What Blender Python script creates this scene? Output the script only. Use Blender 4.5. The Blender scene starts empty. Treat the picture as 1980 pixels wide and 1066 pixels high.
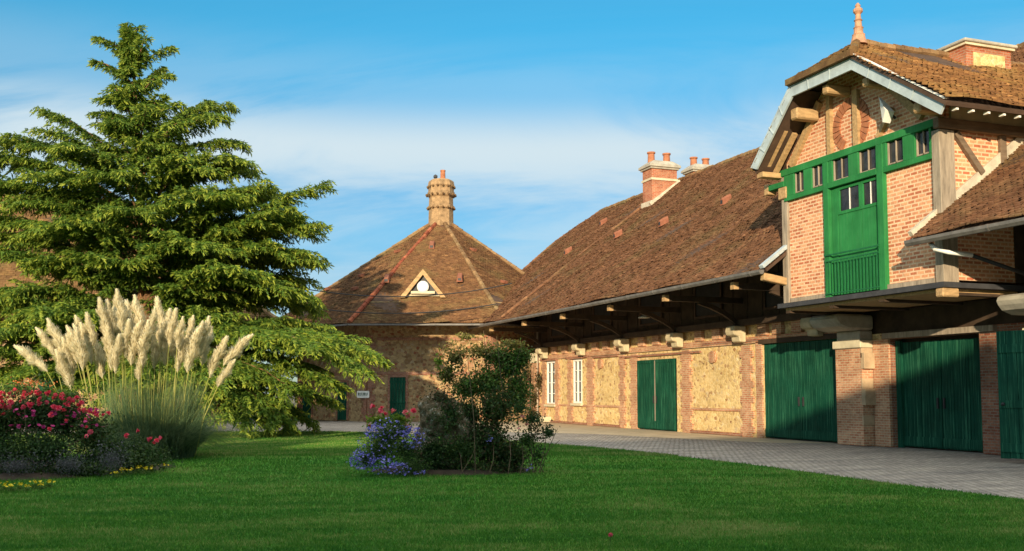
import bpy, math, random
import numpy as np
from mathutils import Vector, Matrix
random.seed(7); rng = np.random.default_rng(7)
C = bpy.context.scene.collection
scn = bpy.context.scene
R = math.radians

# ------------------------------------------------------------------ camera, sky, sun, exposure
cd = bpy.data.cameras.new('camera'); cam = bpy.data.objects.new('camera', cd); C.objects.link(cam)
cam.location = (0, 0, 1.6); cam.rotation_euler = (R(90 + 4.5), 0, R(-20.4))
cd.sensor_width = 36; cd.lens = 1950 / 1980 * 36; cd.shift_y = 72.5 / 1980; cd.clip_end = 3000; cd.clip_start = .1
scn.camera = cam
SX, SY, SZ = 1.0, 1.58, .375
SUN = Vector((SX, SY, -SZ)).normalized()          # direction the light travels
sl = bpy.data.lights.new('sun', 'SUN'); sl.energy = 5.0; sl.angle = R(.55); sl.color = (1, .815, .55)
so = bpy.data.objects.new('sun', sl); C.objects.link(so); so.rotation_euler = SUN.to_track_quat('-Z', 'Y').to_euler()
scn.view_settings.view_transform = 'Standard'; scn.view_settings.look = 'None'
scn.view_settings.exposure = 0.5; scn.view_settings.gamma = 1
w = bpy.data.worlds.new('World'); scn.world = w; w.use_nodes = True
nt = w.node_tree; nt.nodes.clear()
def N(t, typ, **kw):
    n = t.nodes.new(typ)
    for k, v in kw.items():
        if k in ('inp',):
            for a, b in v.items(): n.inputs[a].default_value = b
        else: setattr(n, k, v)
    return n
def L(t, a, b): t.links.new(a, b)
sky = N(nt, 'ShaderNodeTexSky', sky_type='NISHITA', sun_disc=False, sun_elevation=math.asin(-SUN.z),
        sun_rotation=math.atan2(-SUN.x, -SUN.y), air_density=1.0, dust_density=.4, ozone_density=2.6)
tc = N(nt, 'ShaderNodeTexCoord'); sep = N(nt, 'ShaderNodeSeparateXYZ'); L(nt, tc.outputs['Generated'], sep.inputs[0])
mz = N(nt, 'ShaderNodeMath', operation='ADD', inp={1: .22}); L(nt, sep.outputs[2], mz.inputs[0])
dx = N(nt, 'ShaderNodeMath', operation='DIVIDE'); L(nt, sep.outputs[0], dx.inputs[0]); L(nt, mz.outputs[0], dx.inputs[1])
dy = N(nt, 'ShaderNodeMath', operation='DIVIDE'); L(nt, sep.outputs[1], dy.inputs[0]); L(nt, mz.outputs[0], dy.inputs[1])
cb = N(nt, 'ShaderNodeCombineXYZ'); L(nt, dx.outputs[0], cb.inputs[0]); L(nt, dy.outputs[0], cb.inputs[1])
m0 = N(nt, 'ShaderNodeMapping'); m0.inputs['Rotation'].default_value = (0, 0, R(31)); L(nt, cb.outputs[0], m0.inputs[0])
mp = N(nt, 'ShaderNodeMapping'); mp.inputs['Scale'].default_value = (.45, 1.25, 1)
mp.inputs['Location'].default_value = (.35, .2, 0)
L(nt, m0.outputs[0], mp.inputs[0])
n1 = N(nt, 'ShaderNodeTexNoise', inp={'Scale': 1.7, 'Detail': 9, 'Roughness': .62, 'Distortion': .8}); L(nt, mp.outputs[0], n1.inputs['Vector'])
def wramp(fac, stops):
    r = N(nt, 'ShaderNodeValToRGB'); e = r.color_ramp.elements; r.color_ramp.interpolation = 'EASE'
    while len(e) < len(stops): e.new(.5)
    for q, (p, c) in enumerate(stops): e[q].position = p; e[q].color = (*c, 1)
    L(nt, fac, r.inputs[0]); return r.outputs[0]
wisp = wramp(n1.outputs[0], [(.26, (0, 0, 0)), (.56, (1, 1, 1))])
belt = wramp(sep.outputs[2], [(.06, (.25,) * 3), (.16, (.45,) * 3), (.235, (.95,) * 3), (.29, (.22,) * 3), (.35, (.03,) * 3), (.7, (.3,) * 3)])
tnt = wramp(sep.outputs[2], [(.10, (.50, .66, .80)), (.17, (.44, .74, .86)), (.36, (.25, 1.05, 1.13))])
tint = N(nt, 'ShaderNodeMix', data_type='RGBA', blend_type='MULTIPLY', inp={0: 1.0}); L(nt, tnt, tint.inputs[7])
L(nt, sky.outputs[0], tint.inputs[6])
mx = N(nt, 'ShaderNodeMix', data_type='RGBA', inp={7: (4.0, 4.75, 5.1, 1)})
cm = N(nt, 'ShaderNodeMix', data_type='RGBA', blend_type='MULTIPLY', inp={0: 1.0}); L(nt, wisp, cm.inputs[6]); L(nt, belt, cm.inputs[7])
L(nt, cm.outputs[2], mx.inputs[0]); L(nt, tint.outputs[2], mx.inputs[6])
# glow added around the sun, behind the viewpoint, to fill the shade
dt = N(nt, 'ShaderNodeVectorMath', operation='DOT_PRODUCT', inp={1: tuple(-SUN)}); L(nt, tc.outputs['Generated'], dt.inputs[0])
hf = N(nt, 'ShaderNodeMath', operation='MULTIPLY_ADD', inp={1: .5, 2: .5}); L(nt, dt.outputs['Value'], hf.inputs[0])
pw = N(nt, 'ShaderNodeMath', operation='POWER', inp={1: 2.6}); L(nt, hf.outputs[0], pw.inputs[0])
gl = N(nt, 'ShaderNodeMix', data_type='RGBA', blend_type='ADD', inp={7: (1.2, .9, .6, 1)}); L(nt, pw.outputs[0], gl.inputs[0]); L(nt, mx.outputs[2], gl.inputs[6])
zen = wramp(sep.outputs[2], [(.40, (0, 0, 0)), (.85, (1, 1, 1))]); ga = N(nt, 'ShaderNodeMix', data_type='RGBA', blend_type='ADD', inp={7: (7.8, 7.0, 5.6, 1)})
L(nt, zen, ga.inputs[0]); L(nt, gl.outputs[2], ga.inputs[6])      # brightening added overhead, above the view, to fill the shade
bg = N(nt, 'ShaderNodeBackground', inp={'Strength': .12}); wo = N(nt, 'ShaderNodeOutputWorld')
L(nt, ga.outputs[2], bg.inputs[0]); L(nt, bg.outputs[0], wo.inputs[0])

# ------------------------------------------------------------------ material helpers
def srgb(r, g, b):
    f = lambda c: ((c / 255 + .055) / 1.055) ** 2.4 if c > 10 else c / 255 / 12.92
    return (f(r), f(g), f(b), 1)
def mat(name, rough=.8, spec=.3):
    m = bpy.data.materials.new(name); m.use_nodes = True
    b = m.node_tree.nodes['Principled BSDF']; b.inputs['Roughness'].default_value = rough
    b.inputs['Specular IOR Level'].default_value = spec
    return m, m.node_tree, b
def ramp(t, fac, stops):
    r = N(t, 'ShaderNodeValToRGB'); e = r.color_ramp.elements
    while len(e) < len(stops): e.new(.5)
    for i, (p, c) in enumerate(stops): e[i].position = p; e[i].color = c if len(c) == 4 else (*c, 1)
    L(t, fac, r.inputs[0]); return r.outputs[0]
def uv(t, s=(1, 1, 1), obj=False):
    c = N(t, 'ShaderNodeTexCoord'); m = N(t, 'ShaderNodeMapping'); m.inputs['Scale'].default_value = s
    L(t, c.outputs['Object' if obj else 'UV'], m.inputs[0]); return m.outputs[0]
def noise(t, vec, sc, det=4, ro=.6, dist=0):
    n = N(t, 'ShaderNodeTexNoise', inp={'Scale': sc, 'Detail': det, 'Roughness': ro, 'Distortion': dist})
    if vec: L(t, vec, n.inputs['Vector'])
    return n.outputs[0]
def mixc(t, fac, a, b, bt='MIX'):
    m = N(t, 'ShaderNodeMix', data_type='RGBA', blend_type=bt)
    for s, v in ((0, fac), (6, a), (7, b)):
        if hasattr(v, 'links'): L(t, v, m.inputs[s])
        else: m.inputs[s].default_value = v
    return m.outputs[2]
def bump(t, b, h, st=.3, d=.02):
    n = N(t, 'ShaderNodeBump', inp={'Strength': st, 'Distance': d}); L(t, h, n.inputs['Height']); L(t, n.outputs[0], b.inputs['Normal'])
def simple(name, col, var=.25, sc=3, rough=.75, st=.3, spec=.3, stretch=(1, 1, 1), metal=0):
    m, t, b = mat(name, rough, spec); v = uv(t, stretch, obj=True)
    n = noise(t, v, sc, 6, .65)
    c = tuple(x * (1 - var) for x in col[:3]) + (1,); d = tuple(min(1, x * (1 + var)) for x in col[:3]) + (1,)
    L(t, ramp(t, n, [(.3, c), (.7, d)]), b.inputs['Base Color']); bump(t, b, noise(t, v, sc * 6, 4), st, .01)
    b.inputs['Metallic'].default_value = metal
    return m
def attr(t, nm='rnd'):
    a = N(t, 'ShaderNodeAttribute', attribute_name=nm); return a.outputs['Fac']

def tile_mat(name, dark, mid, light, moss, mossamt=.5):
    m, t, b = mat(name, .9, .15); v = uv(t, obj=True)
    base = ramp(t, attr(t), [(0, dark), (.45, mid), (.8, light), (1, tuple(x * 1.35 for x in light[:3]))])
    n = noise(t, v, .55, 8, .65, .4); k = ramp(t, n, [(.5 - .0, (0, 0, 0)), (.66, (mossamt,) * 3)])
    c = mixc(t, k, base, moss)
    n2 = noise(t, v, 2.6, 6, .7); k2 = ramp(t, n2, [(.38, (.7, .7, .7)), (.62, (1.15, 1.15, 1.15))])
    c = mixc(t, 1.0, c, k2, 'MULTIPLY')
    n3 = noise(t, v, 9, 3, .7); k3 = ramp(t, n3, [(.62, (0, 0, 0)), (.72, (.55,) * 3)])
    c = mixc(t, k3, c, (.34, .27, .14, 1))
    L(t, c, b.inputs['Base Color']); bump(t, b, noise(t, v, 25, 4), .5, .02)
    return m
M = {}
M['tile'] = tile_mat('brown_clay_tile', (.14, .066, .036), (.178, .085, .045), (.22, .108, .055), (.165, .12, .055, 1), .6)
M['tile_moss'] = tile_mat('mossy_clay_tile', (.14, .078, .036), (.18, .10, .042), (.22, .13, .052), (.19, .14, .055, 1), .7)
M['tile_pav'] = tile_mat('brown_moss_tile', (.11, .055, .028), (.15, .075, .036), (.19, .10, .045), (.17, .12, .05, 1), .7)
M['tile_dorm'] = tile_mat('orange_brown_clay_tile', (.15, .07, .03), (.215, .105, .042), (.28, .145, .055), (.27, .18, .06, 1), .6)
M['ridge'] = tile_mat('ridge_clay', (.17, .10, .05), (.22, .13, .065), (.27, .165, .08), (.24, .19, .09, 1), .6)
M['ridge_red'] = tile_mat('red_hip_clay', (.22, .06, .035), (.29, .08, .042), (.36, .12, .06), (.2, .12, .05, 1), .25)

def brick_mat(name, c1, c2, mortar, bw, bh, ms, bias=0., soot=.35, wobble=.006, mrt_bump=.5, dull=None):
    m, t, b = mat(name, .88, .15)
    v0 = uv(t); nz = N(t, 'ShaderNodeTexNoise', inp={'Scale': 7., 'Detail': 2}); L(t, v0, nz.inputs['Vector'])
    sc = N(t, 'ShaderNodeVectorMath', operation='SCALE', inp={3: wobble * 4}); L(t, nz.outputs['Color'], sc.inputs[0])
    ad = N(t, 'ShaderNodeVectorMath', operation='ADD'); L(t, v0, ad.inputs[0]); L(t, sc.outputs[0], ad.inputs[1])
    br = N(t, 'ShaderNodeTexBrick', offset=.5, inp={'Scale': 1, 'Mortar Size': ms, 'Mortar Smooth': .25, 'Bias': bias,
         'Brick Width': bw, 'Row Height': bh, 'Color1': c1, 'Color2': c2, 'Mortar': mortar})
    L(t, ad.outputs[0], br.inputs['Vector'])
    o = uv(t, obj=True); n = noise(t, o, 1.3, 7, .68)
    k = ramp(t, n, [(.3, (1 - soot,) * 3), (.65, (1.12,) * 3)])
    c = mixc(t, 1.0, br.outputs[0], k, 'MULTIPLY')
    n2 = noise(t, o, 14, 4, .7); c = mixc(t, 1.0, c, ramp(t, n2, [(.3, (.8,) * 3), (.7, (1.15,) * 3)]), 'MULTIPLY')
    L(t, c, b.inputs['Base Color'])
    inv = N(t, 'ShaderNodeMath', operation='SUBTRACT', inp={0: 1}); L(t, br.outputs[1], inv.inputs[1])
    h = N(t, 'ShaderNodeMath', operation='ADD'); L(t, inv.outputs[0], h.inputs[0]); L(t, n2, h.inputs[1])
    bump(t, b, h.outputs[0], mrt_bump, .015)
    return m
M['brick'] = brick_mat('red_brick', (.43, .17, .09, 1), (.57, .31, .18, 1), (.54, .41, .27, 1), .22, .075, .012)
M['brick_dark'] = brick_mat('old_red_brick', (.26, .085, .05, 1), (.38, .17, .10, 1), (.30, .23, .17, 1), .22, .075, .012)
M['brick_cream'] = brick_mat('dormer_brick', (.42, .12, .06, 1), (.68, .33, .18, 1), (.70, .47, .30, 1), .25, .10, .022, bias=.05, soot=.15, wobble=.003)
M['brick_chim'] = brick_mat('chimney_brick', (.38, .10, .05, 1), (.48, .19, .10, 1), (.42, .29, .20, 1), .22, .075, .010)

def rubble(name, cols, mortar, sc=3.2, brown=.4, dark=.0):
    m, t, b = mat(name, .92, .1); v = uv(t, (1, 1.25, 1)); 
    nz = N(t, 'ShaderNodeTexNoise', inp={'Scale': 2.5, 'Detail': 4}); L(t, v, nz.inputs['Vector'])
    mm = mixc(t, .12, v, nz.outputs['Color'])
    vo = N(t, 'ShaderNodeTexVoronoi', feature='F1', inp={'Scale': sc, 'Randomness': .95}); L(t, mm, vo.inputs['Vector'])
    ve = N(t, 'ShaderNodeTexVoronoi', feature='DISTANCE_TO_EDGE', inp={'Scale': sc, 'Randomness': .95}); L(t, mm, ve.inputs['Vector'])
    sp = N(t, 'ShaderNodeSeparateColor'); L(t, vo.outputs['Color'], sp.inputs[0])
    c = ramp(t, sp.outputs[0], cols)
    e = ramp(t, ve.outputs[0], [(.015, (1, 1, 1)), (.07, (0, 0, 0))])
    nn = noise(t, v, 1.1, 6, .7); e2 = mixc(t, 1.0, e, ramp(t, nn, [(.38, (.35,) * 3), (.6, (1,) * 3)]), 'MULTIPLY')
    c = mixc(t, e2, c, mortar)
    n2 = noise(t, v, 9, 6, .7); c = mixc(t, 1.0, c, ramp(t, n2, [(.25, (.72,) * 3), (.7, (1.15,) * 3)]), 'MULTIPLY')
    n3 = noise(t, v, .8, 5, .6); c = mixc(t, 1.0, c, ramp(t, n3, [(.3, (.84,) * 3), (.7, (1.12,) * 3)]), 'MULTIPLY')
    n4 = noise(t, v, 5.5, 3, .5); c = mixc(t, ramp(t, n4, [(.66, (0, 0, 0)), (.72, (.75,) * 3)]), c, (.10, .055, .03, 1))
    L(t, c, b.inputs['Base Color'])
    h = N(t, 'ShaderNodeMath', operation='MULTIPLY_ADD', inp={1: .5}); L(t, n2, h.inputs[0]); L(t, ve.outputs[0], h.inputs[2])
    bump(t, b, h.outputs[0], .55, .05)
    return m
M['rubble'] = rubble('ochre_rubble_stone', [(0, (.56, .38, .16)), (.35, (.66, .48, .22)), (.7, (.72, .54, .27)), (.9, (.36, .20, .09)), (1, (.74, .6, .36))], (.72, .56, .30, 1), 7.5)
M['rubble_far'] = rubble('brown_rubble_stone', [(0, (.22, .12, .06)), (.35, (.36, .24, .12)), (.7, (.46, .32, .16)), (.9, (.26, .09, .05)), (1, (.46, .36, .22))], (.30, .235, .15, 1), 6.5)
M['stone'] = simple('cream_stone', (.56, .49, .34), .2, 2.5, .85, .4)
M['stone_mid'] = simple('worn_stone', (.44, .32, .20), .25, 2.5, .9, .4)
M['stone_grey'] = simple('grey_stone', (.36, .33, .27), .3, 2, .9, .5)
M['wood_grey'] = simple('weathered_oak', (.30, .245, .185), .4, 3, .85, .5, stretch=(4, 4, .5))
M['wood_warm'] = simple('pale_oak', (.42, .27, .13), .35, 3, .8, .5, stretch=(1, 4, 4))
M['corbel_stone'] = simple('ochre_stone', (.50, .42, .27), .25, 3, .9, .4)
M['wood_brown'] = simple('brown_oak', (.17, .12, .08), .35, 3, .85, .5, stretch=(.5, 4, 4))
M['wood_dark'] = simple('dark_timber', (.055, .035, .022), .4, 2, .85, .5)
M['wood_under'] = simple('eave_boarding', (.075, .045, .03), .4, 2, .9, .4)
M['zinc'] = simple('zinc_sheet', (.40, .47, .50), .22, 2.2, .5, .12, .5)
M['iron'] = simple('dark_iron', (.03, .03, .032), .3, 4, .55, .2)
M['lead_dark'] = simple('dark_metal_ledge', (.045, .045, .05), .3, 3, .6, .2)
M['gutter'] = simple('weathered_zinc_gutter', (.13, .12, .11), .35, 3, .6, .2, .5)
M['white'] = simple('white_paint', (.78, .77, .72), .08, 4, .5, .1)
M['vent_clay'] = simple('vent_clay', (.24, .09, .05), .3, 5, .85, .3)
M['terracotta'] = simple('terracotta', (.36, .14, .07), .3, 5, .8, .3)
M['finial'] = simple('finial_clay', (.42, .23, .14), .35, 8, .8, .3)
M['mortar'] = simple('lime_mortar', (.50, .44, .34), .25, 4, .9, .5)
M['mould'] = simple('lichen_brick', (.31, .20, .105), .45, 4, .9, .6)
M['soil'] = simple('bed_soil', (.04, .028, .018), .4, 3, .95, .8)
M['porcelain'] = simple('white_enamel', (.6, .6, .56), .05, 3, .4, .05)
def paint(name, c, worn, amt=.4, rough=.55):
    m, t, b = mat(name, .7, .15); v = uv(t, (14, .35, 1)); n = noise(t, v, 1.6, 6, .75)
    v2 = uv(t, obj=True)
    c1 = mixc(t, ramp(t, n, [(.50, (0, 0, 0)), (.66, (amt,) * 3)]), c, worn)
    n2 = noise(t, v2, 1.4, 5, .6); c1 = mixc(t, 1.0, c1, ramp(t, n2, [(.3, (.75,) * 3), (.7, (1.2,) * 3)]), 'MULTIPLY')
    L(t, c1, b.inputs['Base Color']); bump(t, b, n, .25, .01)
    return m
M['green_dark'] = paint('dark_green_paint', (.003, .052, .030, 1), (.05, .20, .11, 1), .8)
M['green'] = paint('mid_green_paint', (.022, .175, .050, 1), (.06, .22, .09, 1), .5)
M['green_iron'] = simple('green_ironwork', (.012, .11, .04), .25, 5, .5, .2)
def glassm():
    m, t, b = mat('old_window_glass', .12, .6); v = uv(t, obj=True)
    L(t, ramp(t, noise(t, v, 3, 3), [(.3, (.012, .013, .016)), (.7, (.045, .042, .045))]), b.inputs['Base Color'])
    bump(t, b, noise(t, v, 4, 2), .15, .02); return m
M['glass'] = glassm()
def grassm():
    m, t, b = mat('lawn_turf', .9, .1); v = uv(t)
    n = noise(t, v, .35, 8, .62, .3); n2 = noise(t, v, 14, 6, .7)
    v3 = uv(t, (.25, 1.3, 1)); n3 = noise(t, v3, 1.3, 6, .65)
    c = ramp(t, n, [(.25, (.03, .15, .012)), (.5, (.055, .20, .016)), (.75, (.11, .25, .025))])
    c = mixc(t, ramp(t, n3, [(.52, (0, 0, 0)), (.70, (.6,) * 3)]), c, (.20, .23, .06, 1))
    c = mixc(t, 1.0, c, ramp(t, n2, [(.25, (.7,) * 3), (.75, (1.25,) * 3)]), 'MULTIPLY')
    L(t, c, b.inputs['Base Color']); bump(t, b, n2, .6, .05)
    return m
M['lawn'] = grassm()
def cobblem():
    m, t, b = mat('granite_setts', .8, .3); v = uv(t)
    br = N(t, 'ShaderNodeTexBrick', offset=.5, inp={'Scale': 1, 'Mortar Size': .016, 'Mortar Smooth': .4, 'Bias': 0, 'Brick Width': .15,
         'Row Height': .13, 'Color1': (.34, .31, .28, 1), 'Color2': (.50, .46, .41, 1), 'Mortar': (.18, .155, .12, 1)})
    nz = N(t, 'ShaderNodeTexNoise', inp={'Scale': 1.6, 'Detail': 3}); L(t, v, nz.inputs['Vector'])
    mm = mixc(t, .11, v, nz.outputs['Color']); L(t, mm, br.inputs['Vector'])
    vv = uv(t, (.3, 1.1, 1)); n = noise(t, vv, 1.4, 7, .65)
    c = mixc(t, 1.0, br.outputs[0], ramp(t, n, [(.3, (.55, .55, .58)), (.7, (1.2, 1.18, 1.12))]), 'MULTIPLY')
    n2 = noise(t, v, 6, 5, .7); c = mixc(t, 1.0, c, ramp(t, n2, [(.3, (.75,) * 3), (.7, (1.2,) * 3)]), 'MULTIPLY')
    L(t, c, b.inputs['Base Color'])
    inv = N(t, 'ShaderNodeMath', operation='SUBTRACT', inp={0: 1}); L(t, br.outputs[1], inv.inputs[1])
    h = N(t, 'ShaderNodeMath', operation='ADD'); L(t, inv.outputs[0], h.inputs[0]); L(t, n2, h.inputs[1])
    bump(t, b, h.outputs[0], .7, .03)
    return m
M['cobble'] = cobblem()
M['path'] = simple('sandy_path', (.50, .41, .28), .25, 1.5, .95, .5)
M['ground'] = simple('rough_ground', (.14, .12, .08), .3, .6, .95, .5)
def leafm(name, a, b_, c_, trans=.25, rough=.6):
    m, t, b = mat(name, rough, .25)
    col = ramp(t, attr(t), [(0, a), (.5, b_), (1, c_)]); L(t, col, b.inputs['Base Color'])
    tr = N(t, 'ShaderNodeBsdfTranslucent'); L(t, col, tr.inputs[0])
    ms = N(t, 'ShaderNodeMixShader', inp={0: trans}); out = [n for n in t.nodes if n.type == 'OUTPUT_MATERIAL'][0]
    L(t, b.outputs[0], ms.inputs[1]); L(t, tr.outputs[0], ms.inputs[2]); L(t, ms.outputs[0], out.inputs[0])
    return m
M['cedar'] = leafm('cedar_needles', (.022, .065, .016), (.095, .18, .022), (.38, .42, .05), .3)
M['bark'] = simple('cedar_bark', (.20, .105, .05), .4, 5, .9, .7, stretch=(3, 3, .6))
M['twig'] = simple('brown_twig', (.10, .07, .04), .3, 5, .9, .4)
M['leaf_dark'] = leafm('dark_shrub_leaf', (.016, .038, .012), (.036, .078, .018), (.09, .13, .025))
M['leaf_mid'] = leafm('green_shrub_leaf', (.035, .085, .014), (.08, .16, .025), (.18, .24, .045), .3)
M['leaf_olive'] = leafm('olive_leaf', (.06, .06, .018), (.14, .13, .035), (.26, .22, .06), .3)
M['leaf_brown'] = leafm('bronze_leaf', (.03, .02, .012), (.07, .06, .02), (.14, .10, .04))
M['leaf_lime'] = leafm('lime_leaf', (.06, .14, .015), (.15, .22, .02), (.3, .33, .05), .35)
M['leaf_silver'] = leafm('silver_leaf', (.045, .05, .05), (.085, .083, .09), (.14, .135, .145))
M['blade'] = leafm('grass_blade', (.026, .125, .012), (.068, .195, .018), (.30, .31, .10), .35)
M['pampas_leaf'] = leafm('pampas_leaf', (.05, .10, .045), (.10, .17, .075), (.2, .27, .11), .3)
M['pampas_stalk'] = leafm('pampas_stalk', (.16, .19, .04), (.30, .30, .07), (.42, .39, .12), .1)
M['plume'] = leafm('cream_plume', (.62, .54, .34), (.78, .70, .48), (.88, .83, .64), .35, .9)
M['rose'] = leafm('red_rose_petal', (.55, .015, .05), (.78, .05, .11), (.9, .16, .22), .2)
M['rose_pink'] = leafm('pink_rose_petal', (.6, .08, .10), (.85, .22, .25), (.9, .42, .42), .25)
M['orange'] = leafm('orange_petal', (.6, .12, .03), (.8, .25, .08), (.9, .4, .15), .25)
M['aster'] = leafm('violet_blue_petal', (.10, .09, .38), (.19, .17, .58), (.40, .36, .78), .25)
M['magenta'] = leafm('magenta_petal', (.35, .01, .12), (.55, .03, .2), (.65, .1, .3), .25)
M['yellow'] = leafm('yellow_petal', (.6, .42, .01), (.8, .62, .02), (.9, .75, .08), .2)

# ------------------------------------------------------------------ mesh helpers
def finish(o, parent):
    C.objects.link(o)
    if parent is not None: o.parent = parent; o.matrix_parent_inverse = Matrix.Identity(4)
    return o
def set_uv(me, off=(0, 0, 0)):
    n = len(me.polygons)
    if n == 0: return
    co = np.empty(len(me.vertices) * 3, 'f'); me.vertices.foreach_get('co', co); co = co.reshape(-1, 3) + np.array(off)
    lv = np.empty(len(me.loops), 'i'); me.loops.foreach_get('vertex_index', lv)
    nn = np.empty(n * 3, 'f'); me.polygons.foreach_get('normal', nn); nn = nn.reshape(-1, 3)
    lt = np.empty(n, 'i'); me.polygons.foreach_get('loop_total', lt)
    nl = np.repeat(nn, lt, 0); p = co[lv]
    h = np.hypot(nl[:, 0], nl[:, 1]) + 1e-9; flat = np.abs(nl[:, 2]) > .9
    tx, ty = -nl[:, 1] / h, nl[:, 0] / h
    u = np.where(flat, p[:, 0], p[:, 0] * tx + p[:, 1] * ty); v = np.where(flat, p[:, 1], p[:, 2] / np.maximum(.3, h))
    l = me.uv_layers.new(name='UVMap'); l.data.foreach_set('uv', np.stack([u, v], 1).astype('f').ravel())
class MB:
    def __init__(s): s.v = []; s.f = []
    def poly(s, pts, faces):
        k = len(s.v); s.v += [tuple(p) for p in pts]; s.f += [tuple(i + k for i in f) for f in faces]; return s
    def box(s, x0, x1, y0, y1, z0, z1):
        x0, x1 = sorted((x0, x1)); y0, y1 = sorted((y0, y1)); z0, z1 = sorted((z0, z1))
        return s.poly([(x0, y0, z0), (x1, y0, z0), (x1, y1, z0), (x0, y1, z0), (x0, y0, z1), (x1, y0, z1), (x1, y1, z1), (x0, y1, z1)],
                      [(3, 2, 1, 0), (4, 5, 6, 7), (0, 1, 5, 4), (1, 2, 6, 5), (2, 3, 7, 6), (3, 0, 4, 7)])
    def beam(s, a, b, wd, ht, up=(0, 0, 1)):
        a, b = Vector(a), Vector(b); d = (b - a).normalized(); r = d.cross(Vector(up)).normalized(); u = r.cross(d)
        q = []
        for p in (a, b):
            for i, j in ((-1, -1), (1, -1), (1, 1), (-1, 1)): q.append(p + r * (i * wd / 2) + u * (j * ht / 2))
        return s.poly(q, [(0, 1, 2, 3), (7, 6, 5, 4), (1, 0, 4, 5), (2, 1, 5, 6), (3, 2, 6, 7), (0, 3, 7, 4)])
    def prism(s, pts, ext):      # pts polygon (3D), extruded by vector ext
        n = len(pts); e = Vector(ext); q = [Vector(p) for p in pts]; q += [p + e for p in q]
        f = [tuple(range(n))[::-1], tuple(range(n, 2 * n))] + [(i, (i + 1) % n, (i + 1) % n + n, i + n) for i in range(n)]
        return s.poly(q, f)
    def tube(s, pts, r, n=8, cap=True):
        pts = [Vector(p) for p in pts]; rs = r if isinstance(r, (list, tuple)) else [r] * len(pts)
        q = []; ref = None
        for i, p in enumerate(pts):
            d = (pts[min(i + 1, len(pts) - 1)] - pts[max(i - 1, 0)]).normalized()
            if ref is None: ref = d.orthogonal().normalized()
            ref = (ref - d * ref.dot(d)).normalized(); b2 = d.cross(ref)
            for k in range(n):
                a = 2 * math.pi * k / n; q.append(p + (ref * math.cos(a) + b2 * math.sin(a)) * rs[i])
        f = [(i * n + k, i * n + (k + 1) % n, (i + 1) * n + (k + 1) % n, (i + 1) * n + k) for i in range(len(pts) - 1) for k in range(n)]
        if cap: f += [tuple(range(n))[::-1], tuple(range((len(pts) - 1) * n, len(pts) * n))]
        return s.poly(q, f)
    def lathe(s, c, prof, n=12):
        q = []; 
        for r, z in prof:
            for k in range(n): a = 2 * math.pi * k / n; q.append((c[0] + r * math.cos(a), c[1] + r * math.sin(a), c[2] + z))
        f = [(i * n + k, i * n + (k + 1) % n, (i + 1) * n + (k + 1) % n, (i + 1) * n + k) for i in range(len(prof) - 1) for k in range(n)]
        f += [tuple(range(n))[::-1], tuple(range((len(prof) - 1) * n, len(prof) * n))]
        return s.poly(q, f)
    def build(s, name, m, parent=None, bevel=0, smooth=False, label=None):
        me = bpy.data.meshes.new(name); me.from_pydata([tuple(v) for v in s.v], [], s.f)
        import bmesh
        bm = bmesh.new(); bm.from_mesh(me); bmesh.ops.recalc_face_normals(bm, faces=bm.faces)
        bm.to_mesh(me); bm.free(); me.update(); set_uv(me)
        me.materials.append(m); o = bpy.data.objects.new(name, me); finish(o, parent)
        if smooth: me.polygons.foreach_set('use_smooth', [True] * len(me.polygons))
        if bevel:
            b = o.modifiers.new('bevel', 'BEVEL'); b.width = bevel; b.segments = 1; b.limit_method = 'ANGLE'
        if label: o['label'] = label
        return o
def npmesh(name, verts, faces, m, parent=None, rnd=None, smooth=False):
    verts = np.ascontiguousarray(verts, 'f').reshape(-1, 3); faces = np.ascontiguousarray(faces, 'i'); k = faces.shape[1]
    me = bpy.data.meshes.new(name); me.vertices.add(len(verts)); me.vertices.foreach_set('co', verts.ravel())
    me.loops.add(faces.size); me.loops.foreach_set('vertex_index', faces.ravel())
    me.polygons.add(len(faces)); me.polygons.foreach_set('loop_start', np.arange(0, faces.size, k, dtype='i'))
    me.polygons.foreach_set('loop_total', np.full(len(faces), k, 'i')); me.update(calc_edges=True)
    if rnd is not None:
        a = me.attributes.new('rnd', 'FLOAT', 'FACE'); a.data.foreach_set('value', np.ascontiguousarray(rnd, 'f'))
    me.materials.append(m); o = bpy.data.objects.new(name, me); finish(o, parent)
    if smooth: me.polygons.foreach_set('use_smooth', np.ones(len(faces), bool))
    return o
def thing(name, label, cat, loc=(0, 0, 0), rz=0, group=None):
    o = bpy.data.objects.new(name, None); o.empty_display_size = .2; C.objects.link(o); o.location = loc; o.rotation_euler = (0, 0, rz)
    o['label'] = label; o['category'] = cat
    if group: o['group'] = group
    return o
def tag(o, label, cat, group=None, kind=None):
    o['label'] = label; o['category'] = cat
    if group: o['group'] = group
    if kind: o['kind'] = kind
    return o
def dup(root, loc, rz=0, sc=1, label=None, group=None):
    r = root.copy(); C.objects.link(r); r.location = loc; r.rotation_euler = (0, 0, rz); r.scale = (sc,) * 3
    if label: r['label'] = label
    if group: r['group'] = group
    for ch in list(root.children):
        c = ch.copy(); C.objects.link(c); c.parent = r
        for g in list(ch.children):
            d = g.copy(); C.objects.link(d); d.parent = c
    return r
def pip(px, py, poly):
    ins = np.zeros(px.shape, bool); n = len(poly); j = n - 1
    for i in range(n):
        xi, yi = poly[i]; xj, yj = poly[j]
        c = ((yi > py) != (yj > py)) & (px < (xj - xi) * (py - yi) / (yj - yi + 1e-12) + xi); ins ^= c; j = i
    return ins
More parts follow.
